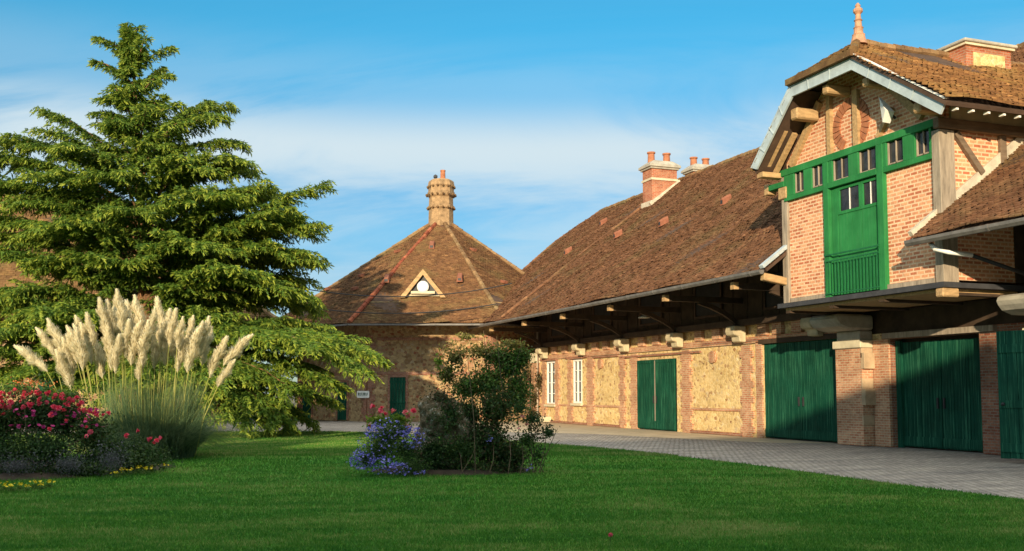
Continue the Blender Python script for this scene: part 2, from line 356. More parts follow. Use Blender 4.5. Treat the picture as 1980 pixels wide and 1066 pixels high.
def tiles(name, O, U, S, poly, m, parent, w=.2, g=.14, wob=.03, under=True, th=.09):
    """roof covering: overlapping clay tiles laid in courses over polygon poly given in (U, S) metres"""
    O, U, S = map(lambda a: np.array(a, float), (O, U, S)); U /= np.linalg.norm(U); S /= np.linalg.norm(S); Nn = np.cross(U, S); Nn *= np.sign(Nn[2])
    P = np.array(poly); u0, s0 = P.min(0); u1, s1 = P.max(0)
    rows = int((s1 - s0) / g) + 1; cols = int((u1 - u0) / w) + 2
    ri, ci = np.meshgrid(np.arange(rows), np.arange(cols), indexing='ij')
    cu = (u0 + (ci + .5 * (ri % 2)) * w).ravel(); cs = (s0 + (ri + .5) * g).ravel()
    ok = pip(cu, cs, poly); cu, cs = cu[ok], cs[ok]; n = len(cu)
    cu = cu + rng.normal(0, .006, n); cs2 = cs + rng.normal(0, .008, n)
    hw = w * .485; lift = rng.normal(0, .006, n); tilt = rng.normal(0, .010, n)
    W = lambda a, b: wob * (np.sin(a * .9 + b * .35) * .6 + np.sin(a * .37 - b * .8 + 1.3) + .5 * np.sin(a * 2.3 + b * 1.9))
    def pt(du, ds, dn): 
        a = cu + du; b = cs2 + ds
        return O + a[:, None] * U + b[:, None] * S + (dn + W(a, b))[:, None] * Nn
    z = np.zeros(n)
    A = pt(-hw, -g * .5, z + .040 + lift - tilt); B = pt(hw, -g * .5, z + .040 + lift + tilt)
    Cc = pt(hw, g * .62, z + .012 + lift); D = pt(-hw, g * .62, z + .012 + lift)
    E = pt(-hw, -g * .5, z + .0); F_ = pt(hw, -g * .5, z + .0)
    V = np.stack([A, B, Cc, D, E, F_], 1).reshape(-1, 3); k = np.arange(n)[:, None] * 6
    F = np.concatenate([k + [0, 1, 2, 3], k + [4, 5, 1, 0]], 0); r = np.clip(rng.normal(.45, .22, n), 0, 1); r = np.concatenate([r, r])
    o = npmesh(name, V, F, m, parent, r)
    if under:
        b = MB(); pts = [Vector(O + p[0] * U + p[1] * S - Nn * .045) for p in poly]
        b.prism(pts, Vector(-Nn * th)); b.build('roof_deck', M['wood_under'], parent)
    return o
def ridge_run(name, a, b, m, parent, r=.13, seg=.34, lift=.02):
    a, b = Vector(a), Vector(b); n = max(1, int((b - a).length / seg)); d = (b - a) / n; mb = MB()
    for i in range(n):
        j = Vector((0, 0, lift + random.gauss(0, .012)))
        mb.tube([a + d * i + j, a + d * (i + 1.06) + j * .9], [r * 1.08, r * .92], 7)
    o = mb.build(name, m, parent); me = o.data
    at = me.attributes.new('rnd', 'FLOAT', 'FACE'); k = len(me.polygons) // n
    at.data.foreach_set('value', np.repeat(rng.uniform(.1, .9, n), k)[:len(me.polygons)].tolist() if k * n == len(me.polygons) else rng.uniform(.1, .9, len(me.polygons)))
    return o
def leaves(pos, size, m, name, parent, drop=0., aspect=1.8, nrm=None, rnd=None):
    pos = np.asarray(pos, float); n = len(pos); size = np.broadcast_to(size, n)
    d = rng.normal(size=(n, 3)); d[:, 2] -= drop; d /= np.linalg.norm(d, axis=1)[:, None]
    q = rng.normal(size=(n, 3)) if nrm is None else nrm + rng.normal(0, .5, (n, 3)); r = np.cross(d, q); r /= np.linalg.norm(r, axis=1)[:, None] + 1e-9
    L_ = (size / 2)[:, None]; W_ = L_ / aspect
    V = np.stack([pos - d * L_, pos - d * L_ * .1 + r * W_, pos + d * L_, pos - d * L_ * .1 - r * W_], 1).reshape(-1, 3)
    F = np.arange(n * 4).reshape(-1, 4); rn = rng.uniform(0, 1, n) if rnd is None else np.clip(rnd, 0, 1)
    return npmesh(name, V, F, m, parent, rn)
WORLD_ROOTS = {}
_fin = finish
def finish(o, parent):
    C.objects.link(o)
    if parent is not None:
        o.parent = parent
        o.matrix_parent_inverse = Matrix.Translation(-parent.location) if parent.name in WORLD_ROOTS else Matrix.Identity(4)
    return o
def wthing(*a, **k):      # a thing whose parts are written in world coordinates
    t = thing(*a, **k); WORLD_ROOTS[t.name] = 1; return t

# ------------------------------------------------------------------ setting: ground, lawn, setts, paths
def sheet(name, pts, z, m, lab=None, th=0):
    b = MB()
    if th: b.prism([(x, y, z - th) for x, y in pts], (0, 0, th))
    else: b.poly([(x, y, z) for x, y in pts], [tuple(range(len(pts)))])
    o = b.build(name, m); o['kind'] = 'structure'; return o
sheet('ground', [(-900, -900), (900, -900), (900, 900), (-900, 900)], -.02, M['ground'])
sheet('courtyard_paving', [(12.0, -8), (21.0, -8), (21.0, 52), (15.5, 56), (-12, 56), (-12, 40), (9, 40)], 0, M['cobble'])
sheet('footway', [(18.9, 27.5), (20.72, 26.2), (20.72, 52), (19.5, 52.5), (15, 52), (12.6, 44), (14, 38.5), (16.6, 35.5), (17.6, 31.5)], .004, M['path'])
LAWN = [(-16, -5), (12.3, -5), (12.3, 8), (12.25, 14), (12.6, 19), (12.55, 23), (12.2, 26.6), (11.8, 28.6), (11.1, 31.5), (10.2, 35), (9.0, 38.3), (7.5, 40.4), (4, 41.4), (-3, 42), (-16, 42)]
sheet('lawn', LAWN, .035, M['lawn'], th=.05)

# ------------------------------------------------------------------ the long stable range on the right
barn = wthing('stable_building', 'long brick and rubble stable range with brown tiled roof, deep eaves and green doors', 'building', (20.7, 35, 0))
def wall_y(mb, x0, x1, y0, y1, z0, z1, ops):
    ops = sorted(ops); y = y0
    for a, b_, c, d in ops:
        if a > y: mb.box(x0, x1, y, a, z0, z1)
        if c > z0: mb.box(x0, x1, a, b_, z0, c)
        if d < z1: mb.box(x0, x1, a, b_, d, z1)
        y = b_
    if y < y1: mb.box(x0, x1, y, y1, z0, z1)
OPS = [(36.35, 39.65, 0, 2.99), (26.0, 30.22, 0, 3.30), (20.46, 23.82, 0, 3.16), (13.2, 17.2, 0, 3.2), (49.04, 50.23, .97, 3.24), (45.69, 46.73, 1.06, 3.24)]
mb = MB(); wall_y(mb, 20.7, 21.1, 24.2, 51.9, 0, 3.34, [o for o in OPS if o[0] > 24]); wall = mb.build('wall', M['rubble'], barn)
mb = MB(); wall_y(mb, 20.7, 21.1, 8, 24.2, 0, 3.34, [o for o in OPS if o[0] < 24]); mb.build('wall', M['brick_dark'], barn)
MB().box(20.76, 21.08, 25.3, 51.88, 3.34, 4.12).build('wall', M['rubble'], barn); MB().box(20.76, 21.08, 8, 25.29, 3.34, 4.12).build('wall', M['wood_dark'], barn); MB().box(21.1, 38.4, 51.5, 51.88, 0, 5).build('wall', M['rubble'], barn); MB().box(21.12, 21.2, 8, 51.4, 0, 7).build('inner_wall', M['wood_dark'], barn)  # stretch of upper wall below the dormer takes dark timber to stand for shade
mb = MB(); mb.box(20.6, 20.75, 8, 51.9, 4.12, 7.65)
for i in range(46): mb.box(20.575, 20.6, 8.2 + i * .95, 8.28 + i * .95, 4.3, 7.6)
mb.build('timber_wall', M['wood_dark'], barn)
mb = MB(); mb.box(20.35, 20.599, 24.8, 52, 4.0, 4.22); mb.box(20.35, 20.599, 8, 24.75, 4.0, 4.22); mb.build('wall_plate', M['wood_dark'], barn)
for i, yc in enumerate([48.3, 43, 38.2, 33.6, 28.9]):      # loft openings in the dark timber upper wall
    mb = MB(); mb.box(20.55, 20.574, yc - .9, yc + .9, 4.55, 5.7); o = mb.build('loft_opening', M['iron'], barn)
    mb = MB(); mb.box(20.5, 20.549, yc - 1.0, yc + 1.0, 4.45, 4.55); mb.box(20.5, 20.549, yc - 1.0, yc - .9, 4.55, 5.7); mb.box(20.5, 20.549, yc + .9, yc + 1, 4.55, 5.7); mb.build('frame', M['wood_under'], o)
# brick dressings
def pil(y0, y1, z0=0, z1=3.3, x=20.62, m='brick', tooth=True, nm='pilaster'):
    mb = MB(); mb.box(x, 20.699, y0, y1, z0, z1)
    if tooth:
        z = z0 + .15; k = 0
        while z < z1 - .3:
            if k % 2 == 0: mb.box(x + .004, 20.698, y0 - .14, y0, z, z + .24); mb.box(x + .004, 20.698, y1, y1 + .14, z, z + .24)
            z += .27; k += 1
    return mb.build(nm, M[m], barn)
for a, b_ in ((44.3, 44.95), (41.0, 41.4), (35.2, 35.8), (30.95, 31.5), (46.85, 47.3), (48.55, 48.95), (50.35, 50.8), (39.75, 40.3)): pil(a, b_)
pil(51.2, 51.95, x=20.45, tooth=False)
mb = MB(); mb.box(20.40, 20.699, 51.1, 52.05, 3.2, 3.75); mb.build('capital', M['stone'], barn, bevel=.03)
mb = MB()
for a, b_, z in ((48.7, 52, 3.3), (44.6, 47.6, 3.3), (41.6, 44.3, 3.24), (34.4, 41.4, 3.14), (30.4, 34.2, 3.42)): mb.box(20.6, 20.699, a, b_, z, z + .09)
mb.build('string_course', M['brick_dark'], barn)
mb = MB(); 
for a, b_ in ((41.4, 44.3), (31.5, 35.2), (44.95, 51.2)): MB().box(20.655, 20.699, a, b_, .9, 1.0).build('plinth_band', M['brick'], barn); MB().box(20.6, 20.699, a, b_, .02, .12).build('plinth', M['brick_dark'], barn)
mb = MB(); mb.box(20.62, 20.757, 24.9, 51.9, 3.35, 3.58); mb.build('brick_frieze', M['brick'], barn)
for y in (50.9, 49.2, 47.8, 46.5, 44.1, 42.9, 41.7, 39.3, 38.0, 36.8, 34.5, 33.2, 32.4, 30.2, 29.3, 28.2, 27.1):   # crenellated brick blocks between the corbels
    mb = MB(); mb.box(20.60, 20.757, y - .27, y + .27, 3.6, 4.0); mb.build('brick_block', M['brick'], barn, bevel=.01)
for y in (33.5, 43.5):
    mb = MB(); mb.lathe((0, 0, 0), [(.24, 0), (.24, .1)], 12); o = mb.build('brick_disc', M['brick'], barn); o.rotation_euler = (0, R(-90), 0); o.location = (-.0, 0, 0)
    o.location = (20.7, y, 2.95)
# windows
for a, b_, c, d in OPS[-2:]:
    mb = MB(); f = .09
    mb.box(20.68, 20.76, a, a + f, c, d); mb.box(20.68, 20.76, b_ - f, b_, c, d); mb.box(20.68, 20.76, a + f, b_ - f, c, c + f); mb.box(20.68, 20.76, a + f, b_ - f, d - f, d)
    mb.box(20.67, 20.75, (a + b_) / 2 - .05, (a + b_) / 2 + .05, c + f, d - f)
    for k in (1, 2, 3): z = c + (d - c) * k / 4; mb.box(20.7, 20.745, a + f, (a + b_) / 2 - .05, z - .02, z + .02); mb.box(20.7, 20.745, (a + b_) / 2 + .05, b_ - f, z - .02, z + .02)
    wn = mb.build('window', M['white'], barn)
    mb = MB(); mb.box(20.77, 20.79, a, b_, c, d); mb.build('pane', M['glass'], wn)
    mb = MB(); mb.box(20.55, 20.699, a - .12, b_ + .12, c - .12, c - .004); mb.build('sill', M['stone'], wn)
    mb = MB(); mb.box(20.56, 20.699, a - .25, b_ + .25, d + .03, d + .12); mb.build('lintel', M['brick_dark'], wn)
mb = MB(); mb.box(20.2, 20.69, 49.6, 50.9, .035, .32); mb.build('doorstep', M['stone'], barn, bevel=.02)
def planks(mb, x, th, y0, y1, z0, z1, n, gap=.012, jit=.008):
    wd = (y1 - y0) / n
    for i in range(n):
        j = random.uniform(-jit, jit); mb.box(x + j, x + th + j, y0 + i * wd + gap / 2, y0 + (i + 1) * wd - gap / 2, z0 + random.uniform(0, .012), z1)
def gate(y0, y1, z1, x, leaves_, label=None, n=9, brace=False, meet=None):
    root = None; wd = (y1 - y0) / leaves_
    for k in range(leaves_):
        mb = MB(); planks(mb, x, .05, y0 + k * wd + .012, y0 + (k + 1) * wd - .012, .04, z1, n); o = mb.build('door', M['green_dark'], barn)
        if label: o['label'] = label
        mb = MB(); a, b_ = y0 + k * wd + .02, y0 + (k + 1) * wd - .02
        mb.box(x - .03, x - .009, a, b_, .08, .34)
        if brace: mb.box(x - .03, x - .009, a, a + .1, .35, z1 - .02); mb.box(x - .03, x - .009, b_ - .1, b_, .35, z1 - .02); mb.box(x - .03, x - .009, a + .1, b_ - .1, z1 - .14, z1 - .02)
        mb.build('rail', M['green_dark'], o)
        mb = MB(); yy = (y0 + wd - .12) if k == 0 else (y0 + wd + .12); mb.box(x - .06, x - .031, yy - .03, yy + .03, 1.15, 1.45); mb.build('handle', M['iron'], o)
gate(36.35, 39.65, 2.99, 20.62, 2, 'narrow pair of green doors in the sunlit rubble wall', n=8, brace=True)
mb = MB(); mb.box(20.575, 20.585, 37.97, 38.03, .4, 2.95); mb.build('cover_strip', M['wood_grey'], barn)
gate(26.0, 30.22, 3.29, 20.72, 2, 'tall green coach door left of the brick pier', n=19)
gate(20.46, 23.82, 3.05, 20.95, 2, 'green coach door right of the brick pier', n=15)
mb = MB(); mb.box(20.90, 21.1, 13.2, 17.2, .02, 3.2); mb.build('door', M['green_dark'], barn)
mb = MB(); mb.box(20.86, 20.949, 23.62, 23.82, 0, 3.1); mb.build('door_post', M['green_dark'], barn)
mb = MB(); mb.box(20.55, 20.699, 19.9, 24.0, 3.17, 3.33); mb.build('lintel', M['wood_grey'], barn)
mb = MB(); mb.box(20.6, 20.699, 25.78, 30.4, 3.30, 3.46); mb.build('lintel', M['wood_dark'], barn)
# piers with toothed stone quoins and heavy corbels
def pier(y0, y1, m):
    mb = MB(); mb.box(20.25, 20.699, y0, y1, .02, 2.93); p = mb.build('pier', M[m], barn)
    mb = MB(); mb.box(20.17, 20.698, y0 - .05, y1 + .05, 2.93, 3.16); mb.build('cap_stone', M['stone'], p, bevel=.02)
    for k, z in enumerate((.62, 1.22, 1.72, 2.3, 2.62)): MB().box(20.24, 20.697, y0 - .02 - (.10 if k % 2 else 0), y0 + .05, z, z + (.48 if k % 2 else .30)).build('quoin', M['stone_mid'], p, bevel=.012)
    mb = MB(); mb.box(20.2, 20.698, y0 + .02, y1 - .12, 3.16, 3.45); mb.build('corbel', M['stone_grey'], p, bevel=.03)
    mb = MB(); yc = (y0 + y1) / 2
    prof = [(20.69, 3.46), (19.75, 3.46), (19.45, 3.56), (19.3, 3.72), (19.28, 3.84), (19.42, 3.92), (20.69, 3.92)]
    mb.prism([(a, yc - .66, b_) for a, b_ in prof], (0, 1.3, 0)); mb.build('corbel', M['stone_grey'], p, bevel=.06)
pier(24.55, 25.75, 'brick'); pier(17.3, 18.6, 'brick_dark')
mb = MB(); mb.box(20.62, 20.698, 23.84, 24.5, .02, 3.16); mb.build('pilaster', M['brick'], barn)
mb = MB(); mb.box(20.62, 20.698, 18.7, 20.42, .02, 3.16); mb.build('pilaster', M['brick_dark'], barn)
mb = MB(); mb.box(20.62, 20.698, 30.26, 30.6, 0, 3.38); mb.build('pilaster', M['brick'], barn)
# open door leaf at far right
lf = MB(); planks(lf, 0, .06, 0, 2.7, .10, 3.0, 12); o = lf.build('door', M['green_dark'], None, label='open green door leaf standing out from the wall')
o.parent = barn; o.matrix_parent_inverse = Matrix.Translation(-barn.location); o.location = (18.56, 17.85, 0); o.rotation_euler = (0, 0, R(180 + 20))
mb = MB(); mb.box(.061, .09, .02, 2.68, .25, .45); mb.box(.061, .09, .02, 2.68, 1.25, 1.42); mb.box(.061, .09, .02, 2.68, 2.5, 2.7); mb.build('rail', M['green_dark'], o)
mb = MB(); mb.lathe((.1, .12, 1.3), [(.03, 0), (.05, .03), (.03, .07)], 8); mb.build('handle', M['iron'], o)
# trusses, corbels, struts under the deep eave
for y in (50.1, 45.3, 40.6, 35.85, 31.4, 27.0, 14.5, 9.8):
    mb = MB(); mb.beam((17.55, y, 4.92), (20.6, y, 4.92), .17, .2); t_ = mb.build('tie_beam', M['wood_dark'], barn)
    mb = MB(); mb.beam((17.38, y, 4.92), (17.56, y, 4.92), .2, .22); mb.build('beam_end', M['wood_warm'], t_)  # paler tip on the dark tie beam stands for sun on its end
    mb = MB(); pts = [(20.45, 4.0), (20.2, 4.25), (19.8, 4.48), (19.3, 4.68), (18.8, 4.82)]
    for (a, b_), (c, d) in zip(pts, pts[1:]): mb.beam((a, y, b_), (c, y, d), .14, .16)
    mb.build('strut', M['wood_dark'], t_)
    if y > 26:
        mb = MB(); mb.prism([(20.598, y - .27, 3.4), (20.34, y - .27, 3.42), (20.3, y - .27, 3.62), (20.1, y - .27, 3.66), (20.04, y - .27, 3.8), (20.1, y - .27, 3.99), (20.598, y - .27, 3.99)], (0, .54, 0)); c_ = mb.build('corbel', M['corbel_stone'], barn, bevel=.03)
mb = MB()
for i in range(60):
    y = 9 + i * .78
    if 18.7 < y < 25.3 or y > 54: continue
    mb.beam((17.35, y, 5.22), (20.7, y, 7.73), .07, .1)
mb.build('rafters', M['wood_dark'], barn)['kind'] = 'stuff'
# main roof
roofS = (1, 0, .75)
RP = [(8, 0), (19.02, 0), (19.02, 7), (24.98, 7), (24.98, 0), (55.2, 0), (56.7, 3.2), (58.3, 6.5), (60.0, 10.1), (59.4, 12.1), (58.6, 13.35), (8, 13.35)]
roof = tiles('roof', (17.2, 0, 5.25), (0, 1, 0), roofS, RP, M['tile'], barn, w=.17, g=.105, wob=.04)
mb = MB(); mb.prism([(27.9, 8, 13.25), (27.9, 58.6, 13.25), (38.6, 60, 5.2), (38.6, 8, 5.2)], (0, 0, .08)); mb.build('back_slope', M['tile'], barn)
mb = MB(); mb.poly([(17.25, 55.1, 5.1), (22.3, 58.2, 8.95), (25.3, 59.9, 11.2), (27.9, 58.7, 13.1), (38.5, 60, 5.1)], [(0, 1, 2, 3, 4)]); mb.build('end_gable', M['rubble'], barn)
ridge_run('ridge_tiles', (27.9, 8, 13.27), (27.9, 58.6, 13.27), M['ridge'], barn, r=.14)
for a, b_ in (((17.2, 55.2, 5.25), (22.3, 58.25, 9.08)), ((22.3, 58.25, 9.08), (25.3, 59.95, 11.33)), ((25.3, 59.95, 11.33), (27.9, 58.6, 13.27))): ridge_run('verge_tiles', a, b_, M['tile'], barn, r=.09)
ridge_run('roll', (25.9, 49.15, 11.80), (17.4, 48.3, 5.42), M['tile'], barn, r=.09, seg=.2, lift=-.01)
gprof = [(0, .0), (0, -.09), (-.05, -.13), (-.12, -.13), (-.17, -.07), (-.17, .0)]
for y0, y1 in ((24.98, 55.3), (8, 19.02)):
    mb = MB(); mb.prism([(17.18 + a, y0, 5.19 + b_) for a, b_ in gprof], (0, y1 - y0, 0))
    for i in range(int((y1 - y0) / 2)): mb.prism([(17.185 + a * 1.08, y0 + i * 2 + .5, 5.195 + b_ * 1.12) for a, b_ in gprof], (0, .05, 0))
    mb.build('gutter', M['gutter'], barn)
mb = MB(); mb.tube([(17.45, 18.62, 5.08), (17.4, 18.45, 4.93), (17.55, 18.2, 4.84), (18.15, 18.1, 4.78)], .055, 8); mb.build('downpipe', M['white'], barn, smooth=True)
mb = MB(); mb.tube([(18.15, 18.1, 4.78), (20.5, 18.0, 4.2)], .05, 8); mb.build('downpipe', M['iron'], barn, smooth=True)  # dark stretch stands for the white pipe passing into shade
mb = MB(); mb.tube([(20.45, 51.0, 5), (20.45, 51.0, .1)], .05, 8); mb.build('downpipe', M['wood_grey'], barn)
# roof vents
def vent(x, y, big=1):
    z = 5.25 + .75 * (x - 17.2) + .05; s = .12 * big
    mb = MB(); mb.prism([(x - .28, y - s, z - .17), (x - .28, y + s, z - .17), (x - .28, y + s * .7, z + .06), (x - .28, y, z + .14), (x - .28, y - s * .7, z + .06)], (.42, 0, .22))
    o = mb.build('roof_vent', M['vent_clay'], barn); mb = MB(); mb.box(x - .29, x - .285, y - s * .6, y + s * .6, z - .1, z + .05); mb.build('vent_mouth', M['iron'], o)
for x, y in ((22.83, 52.1), (25.4, 52.8), (22.9, 45.9), (22.6, 40.6), (22.76, 35.6)): vent(x, y)
# chimneys
def chimney(x0, x1, y0, y1, zb, zt, pots, m='brick_chim'):
    mb = MB(); mb.box(x0, x1, y0, y1, zb, zt); c = mb.build('chimney', M[m], barn)
    mb = MB(); mb.box(x0 - .05, x1 + .05, y0 - .05, y1 + .05, zt - .62, zt - .5); mb.build('band', M['stone'], c)
    mb = MB(); mb.box(x0 - .1, x1 + .1, y0 - .1, y1 + .1, zt, zt + .1); mb.box(x0 - .18, x1 + .18, y0 - .18, y1 + .18, zt + .1, zt + .24)
    q = [(x0 - .17, y0 - .17), (x1 + .17, y0 - .17), (x1 + .17, y1 + .17), (x0 - .17, y1 + .17)]; xc, yc = (x0 + x1) / 2, (y0 + y1) / 2
    mb.poly([(a, b_, zt + .24) for a, b_ in q] + [(xc + (a - xc) * .62, yc + (b_ - yc) * .62, zt + .5) for a, b_ in q], [(0, 1, 5, 4), (1, 2, 6, 5), (2, 3, 7, 6), (3, 0, 4, 7), (4, 5, 6, 7)])
    mb.build('cap', M['stone_grey'], c, bevel=.02)
    for px_, py_, h in pots:
        mb = MB(); mb.lathe((px_, py_, zt + .42), [(.2, 0), (.19, .3), (.18, h - .1), (.23, h - .08), (.23, h), (.15, h), (.15, h - .1)], 12); mb.build('chimney_pot', M['terracotta'], c, smooth=False)
    return c
chimney(25.9, 27.45, 47.9, 48.95, 11.3, 13.72, [(26.2, 48.5, .62), (27.1, 48.4, .6)])
chimney(29.35, 30.75, 49.3, 50.3, 11, 14.1, [(29.7, 49.9, .55), (30.4, 49.75, .5)])
mb = MB(); mb.beam((25.75, 47.83, 11.72), (27.6, 47.83, 13.1), .12, .22); mb.box(25.8, 25.9, 47.8, 49, 11.65, 11.95); mb.build('flashing', M['mortar'], barn)
# ------------------------------------------------------------------ dormer over the coach doors
mb = MB(); fx = 18.05
mb.box(fx, 18.3, 23.13, 24.9, 4.36, 7.3); mb.box(fx, 18.3, 19.05, 20.77, 4.36, 7.3)
mb.prism([(fx + .05, 18.95, 8.2), (fx + .05, 25.05, 8.2), (fx + .05, 25.05, 8.6), (fx + .05, 23.45, 10.1), (fx + .05, 22.1, 10.95), (fx + .05, 20.76, 10.08), (fx + .05, 18.95, 8.85)], (.2, 0, 0))
mb.box(18.3, 27, 18.9, 19.1, 4.3, 8.86); mb.box(18.3, 27, 24.85, 25.05, 4.3, 8.7); dorm = mb.build('dormer', M['brick_cream'], barn)
D = lambda mb, n, m, **k: mb.build(n, M[m], dorm, **k)
mb = MB(); mb.box(18.28, 18.29, 19.0, 25.0, 4.3, 8.2); D(mb, 'inner_lining', 'wood_dark')
mb = MB(); gx = 17.93
mb.box(gx, 18.1, 18.75, 25.35, 8.03, 8.22); mb.box(gx + .01, 18.1, 19.05, 20.74, 7.26, 7.40); mb.box(gx + .01, 18.1, 23.16, 25.0, 7.26, 7.40)
mb.box(gx - .01, 18.12, 22.94, 23.16, 4.22, 8.029); mb.box(gx - .01, 18.12, 20.74, 20.97, 4.22, 8.029); mb.box(gx - .02, 18.1, 20.971, 22.939, 7.26, 7.42)
wins = [(24.06, 24.52), (23.20, 23.70), (22.10, 22.78), (21.02, 21.70), (20.02, 20.62), (19.12, 19.60)]
ed = [25.0] + [v for a, b_ in wins for v in (b_, a)] + [19.05]
for k in range(0, len(ed), 2):
    a, b_ = ed[k + 1], ed[k]
    segs = [(a, b_)]
    for j0, j1 in ((22.94, 23.16), (20.74, 20.97)):
        segs = [s for a_, c_ in segs for s in ((a_, min(c_, j0)), (max(a_, j1), c_)) if s[1] - s[0] > .02]
    for a_, c_ in segs: mb.box(gx + .02, 18.12, a_, c_, 7.421 if 20.9 < a_ < 22.9 else 7.401, 8.028)
D(mb, 'green_frame', 'green', bevel=.006)
mb = MB(); mb.box(gx - .01, gx + .3, 25.0, 25.75, 7.72, 7.88); D(mb, 'bracket_arm', 'green')
mb = MB(); mb.box(gx, gx + .3, 25.76, 26.0, 7.62, 7.95); mb.box(gx - .02, gx + .25, 24.86, 25.25, 7.35, 7.7); D(mb, 'beam_end', 'wood_warm', bevel=.02)
for a, b_ in wins:
    mb = MB(); z0, z1 = 7.43, 8.02; f = .035
    for s in ((a, a + f), (b_ - f, b_), ((a + b_) / 2 - .012, (a + b_) / 2 + .012)): mb.box(18.0, 18.04, s[0], s[1], z0, z1)
    mb.box(18.0, 18.04, a + f, b_ - f, z0, z0 + f); D(mb, 'window', 'wood_grey')
    mb = MB(); mb.box(18.05, 18.06, a, b_, z0 - .05, z1); D(mb, 'pane', 'glass')
for a, b_, nm in ((21.72, 22.66, 'loading_door'), (21.0, 21.70, 'loading_door')):
    mb = MB(); planks(mb, 18.04, .04, a, b_, 4.26, 6.48, 5 if b_ > 22 else 4, gap=.008, jit=.004)
    f = .07; mb.box(18.02, 18.08, a, a + f, 6.48, 7.24); mb.box(18.02, 18.08, b_ - f, b_, 6.48, 7.24); mb.box(18.02, 18.08, a + f, b_ - f, 6.48, 6.56); mb.box(18.02, 18.08, a + f, b_ - f, 7.16, 7.24)
    D(mb, nm, 'green')
    mb = MB(); mb.box(18.065, 18.075, a + f, b_ - f, 6.56, 7.16); D(mb, 'pane', 'glass')
    mb = MB(); yc = (a + b_) / 2; mb.box(18.04, 18.06, yc - .012, yc + .012, 6.56, 7.16); D(mb, 'glazing_bar', 'white')
mb = MB(); planks(mb, 18.03, .05, 22.67, 22.935, 4.26, 7.24, 2); D(mb, 'side_panel', 'green')
mb = MB(); mb.box(17.87, 17.9, 20.93, 23.12, 5.37, 5.41); mb.box(17.87, 17.9, 20.93, 23.12, 5.2, 5.23); mb.box(17.87, 17.9, 20.93, 23.12, 4.3, 4.33)
for k in range(17): y = 20.99 + k * 2.08 / 16; mb.box(17.876, 17.894, y - .009, y + .009, 4.331, 5.199)
mb.box(17.87, 18.0, 20.93, 20.96, 5.412, 5.43); mb.box(17.87, 18.0, 23.09, 23.12, 5.412, 5.43); D(mb, 'balustrade', 'green_iron')
mb = MB(); mb.box(17.78, 18.3, 18.62, 25.2, 4.08, 4.21); mb.box(18.3, 21, 18.62, 18.9, 4.08, 4.2); D(mb, 'ledge', 'lead_dark')
for a, b_ in ((23.165, 24.84), (19.11, 20.735)): D(MB().box(17.97, 18.3, a, b_, 4.212, 4.355), 'sill_beam', 'wood_grey')
mb = MB(); mb.box(18.0, 20.6, 18.9, 25.1, 4.0, 4.078); D(mb, 'floor', 'wood_warm')
for y in (19.0, 21.0, 23.0, 25.0): D(MB().box(18.0, 20.6, y - .1, y + .1, 3.93, 3.999), 'joist', 'wood_dark')
mb = MB(); mb.box(17.8, 18.3, 18.66, 18.92, 3.86, 4.07); D(mb, 'beam_end', 'wood_warm', bevel=.03)
D(MB().box(17.95, 18.42, 18.78, 19.04, 4.22, 7.93), 'corner_post', 'wood_grey', bevel=.01); D(MB().box(17.98, 18.3, 24.91, 25.18, 4.22, 8.02), 'corner_post', 'wood_grey', bevel=.01)
mb = MB(); mb.box(17.88, 21.3, 18.72, 18.9, 7.95, 8.2); mb.beam((18.5, 18.83, 7.9), (19.3, 18.83, 6.95), .12, .16); mb.box(19.9, 20.1, 18.8, 18.899, 6.9, 7.95); D(mb, 'side_beam', 'wood_brown', bevel=.01)
mb = MB(); mb.box(18.4, 21.6, 18.84, 18.898, 8.22, 8.55); D(mb, 'side_cornice', 'stone')
D(MB().box(20.3, 26, 18.87, 18.899, 4.3, 6.6), 'side_shade_panel', 'wood_dark')  # added dark panel imitating the shade on the brick side wall
mb = MB(); mb.beam((18.45, 18.93, 6.28), (22.6, 18.93, 9.38), .22, .26); mb.beam((17.2, 19.0, 5.36), (18.45, 18.98, 6.29), .12, .13); D(mb, 'flashing', 'mortar')
mb = MB(); mb.beam((17.1, 25.0, 5.27), (18.15, 25.05, 6.03), .18, .1); D(mb, 'valley_flashing', 'zinc')
mb = MB(); mb.beam((17.2, 25.1, 5.0), (18.2, 25.1, 4.85), .2, .22); D(mb, 'beam_end', 'wood_warm', bevel=.02)
# gable timbers
D(MB().box(17.98, 18.099, 21.72, 21.92, 8.22, 9.75), 'gable_post', 'wood_warm'); D(MB().box(17.98, 18.099, 22.86, 23.02, 8.22, 10.1), 'gable_post', 'wood_warm'); 
for a, b_, w_ in (((18.04, 24.75, 8.3), (18.04, 23.35, 9.85), .2), ((18.04, 19.4, 8.4), (18.04, 20.9, 9.85), .2), ((18.04, 21.0, 8.25), (18.04, 20.45, 8.9), .12)): D(MB().beam(a, b_, .12, w_), 'gable_brace', 'wood_warm')
mb = MB()
for k in range(26):
    a = 2 * math.pi * k / 26; cy_, cz = 22.1, 8.88
    r0, r1, w_ = .46, .74, .07
    c, s = math.cos(a), math.sin(a); q = [(cy_ + r * c - t_ * s, cz + r * s + t_ * c) for r, t_ in ((r0, -w_ * .7), (r1, -w_), (r1, w_), (r0, w_ * .7))]
    if min(p[1] for p in q) > 8.2: mb.prism([(18.06, p[0], p[1]) for p in q], (.045, 0, 0))
D(mb, 'oculus_ring', 'terracotta')
for y, z, r_ in ((23.6, 9.5, .16), (22.2, 9.82, .13), (20.6, 9.55, .12), (18.82, 8.40, .13)):
    mb = MB(); mb.box(17.32, 18.09, y - r_, y + r_, z - r_, z + r_); D(mb, 'purlin_end', 'wood_warm', bevel=.04)
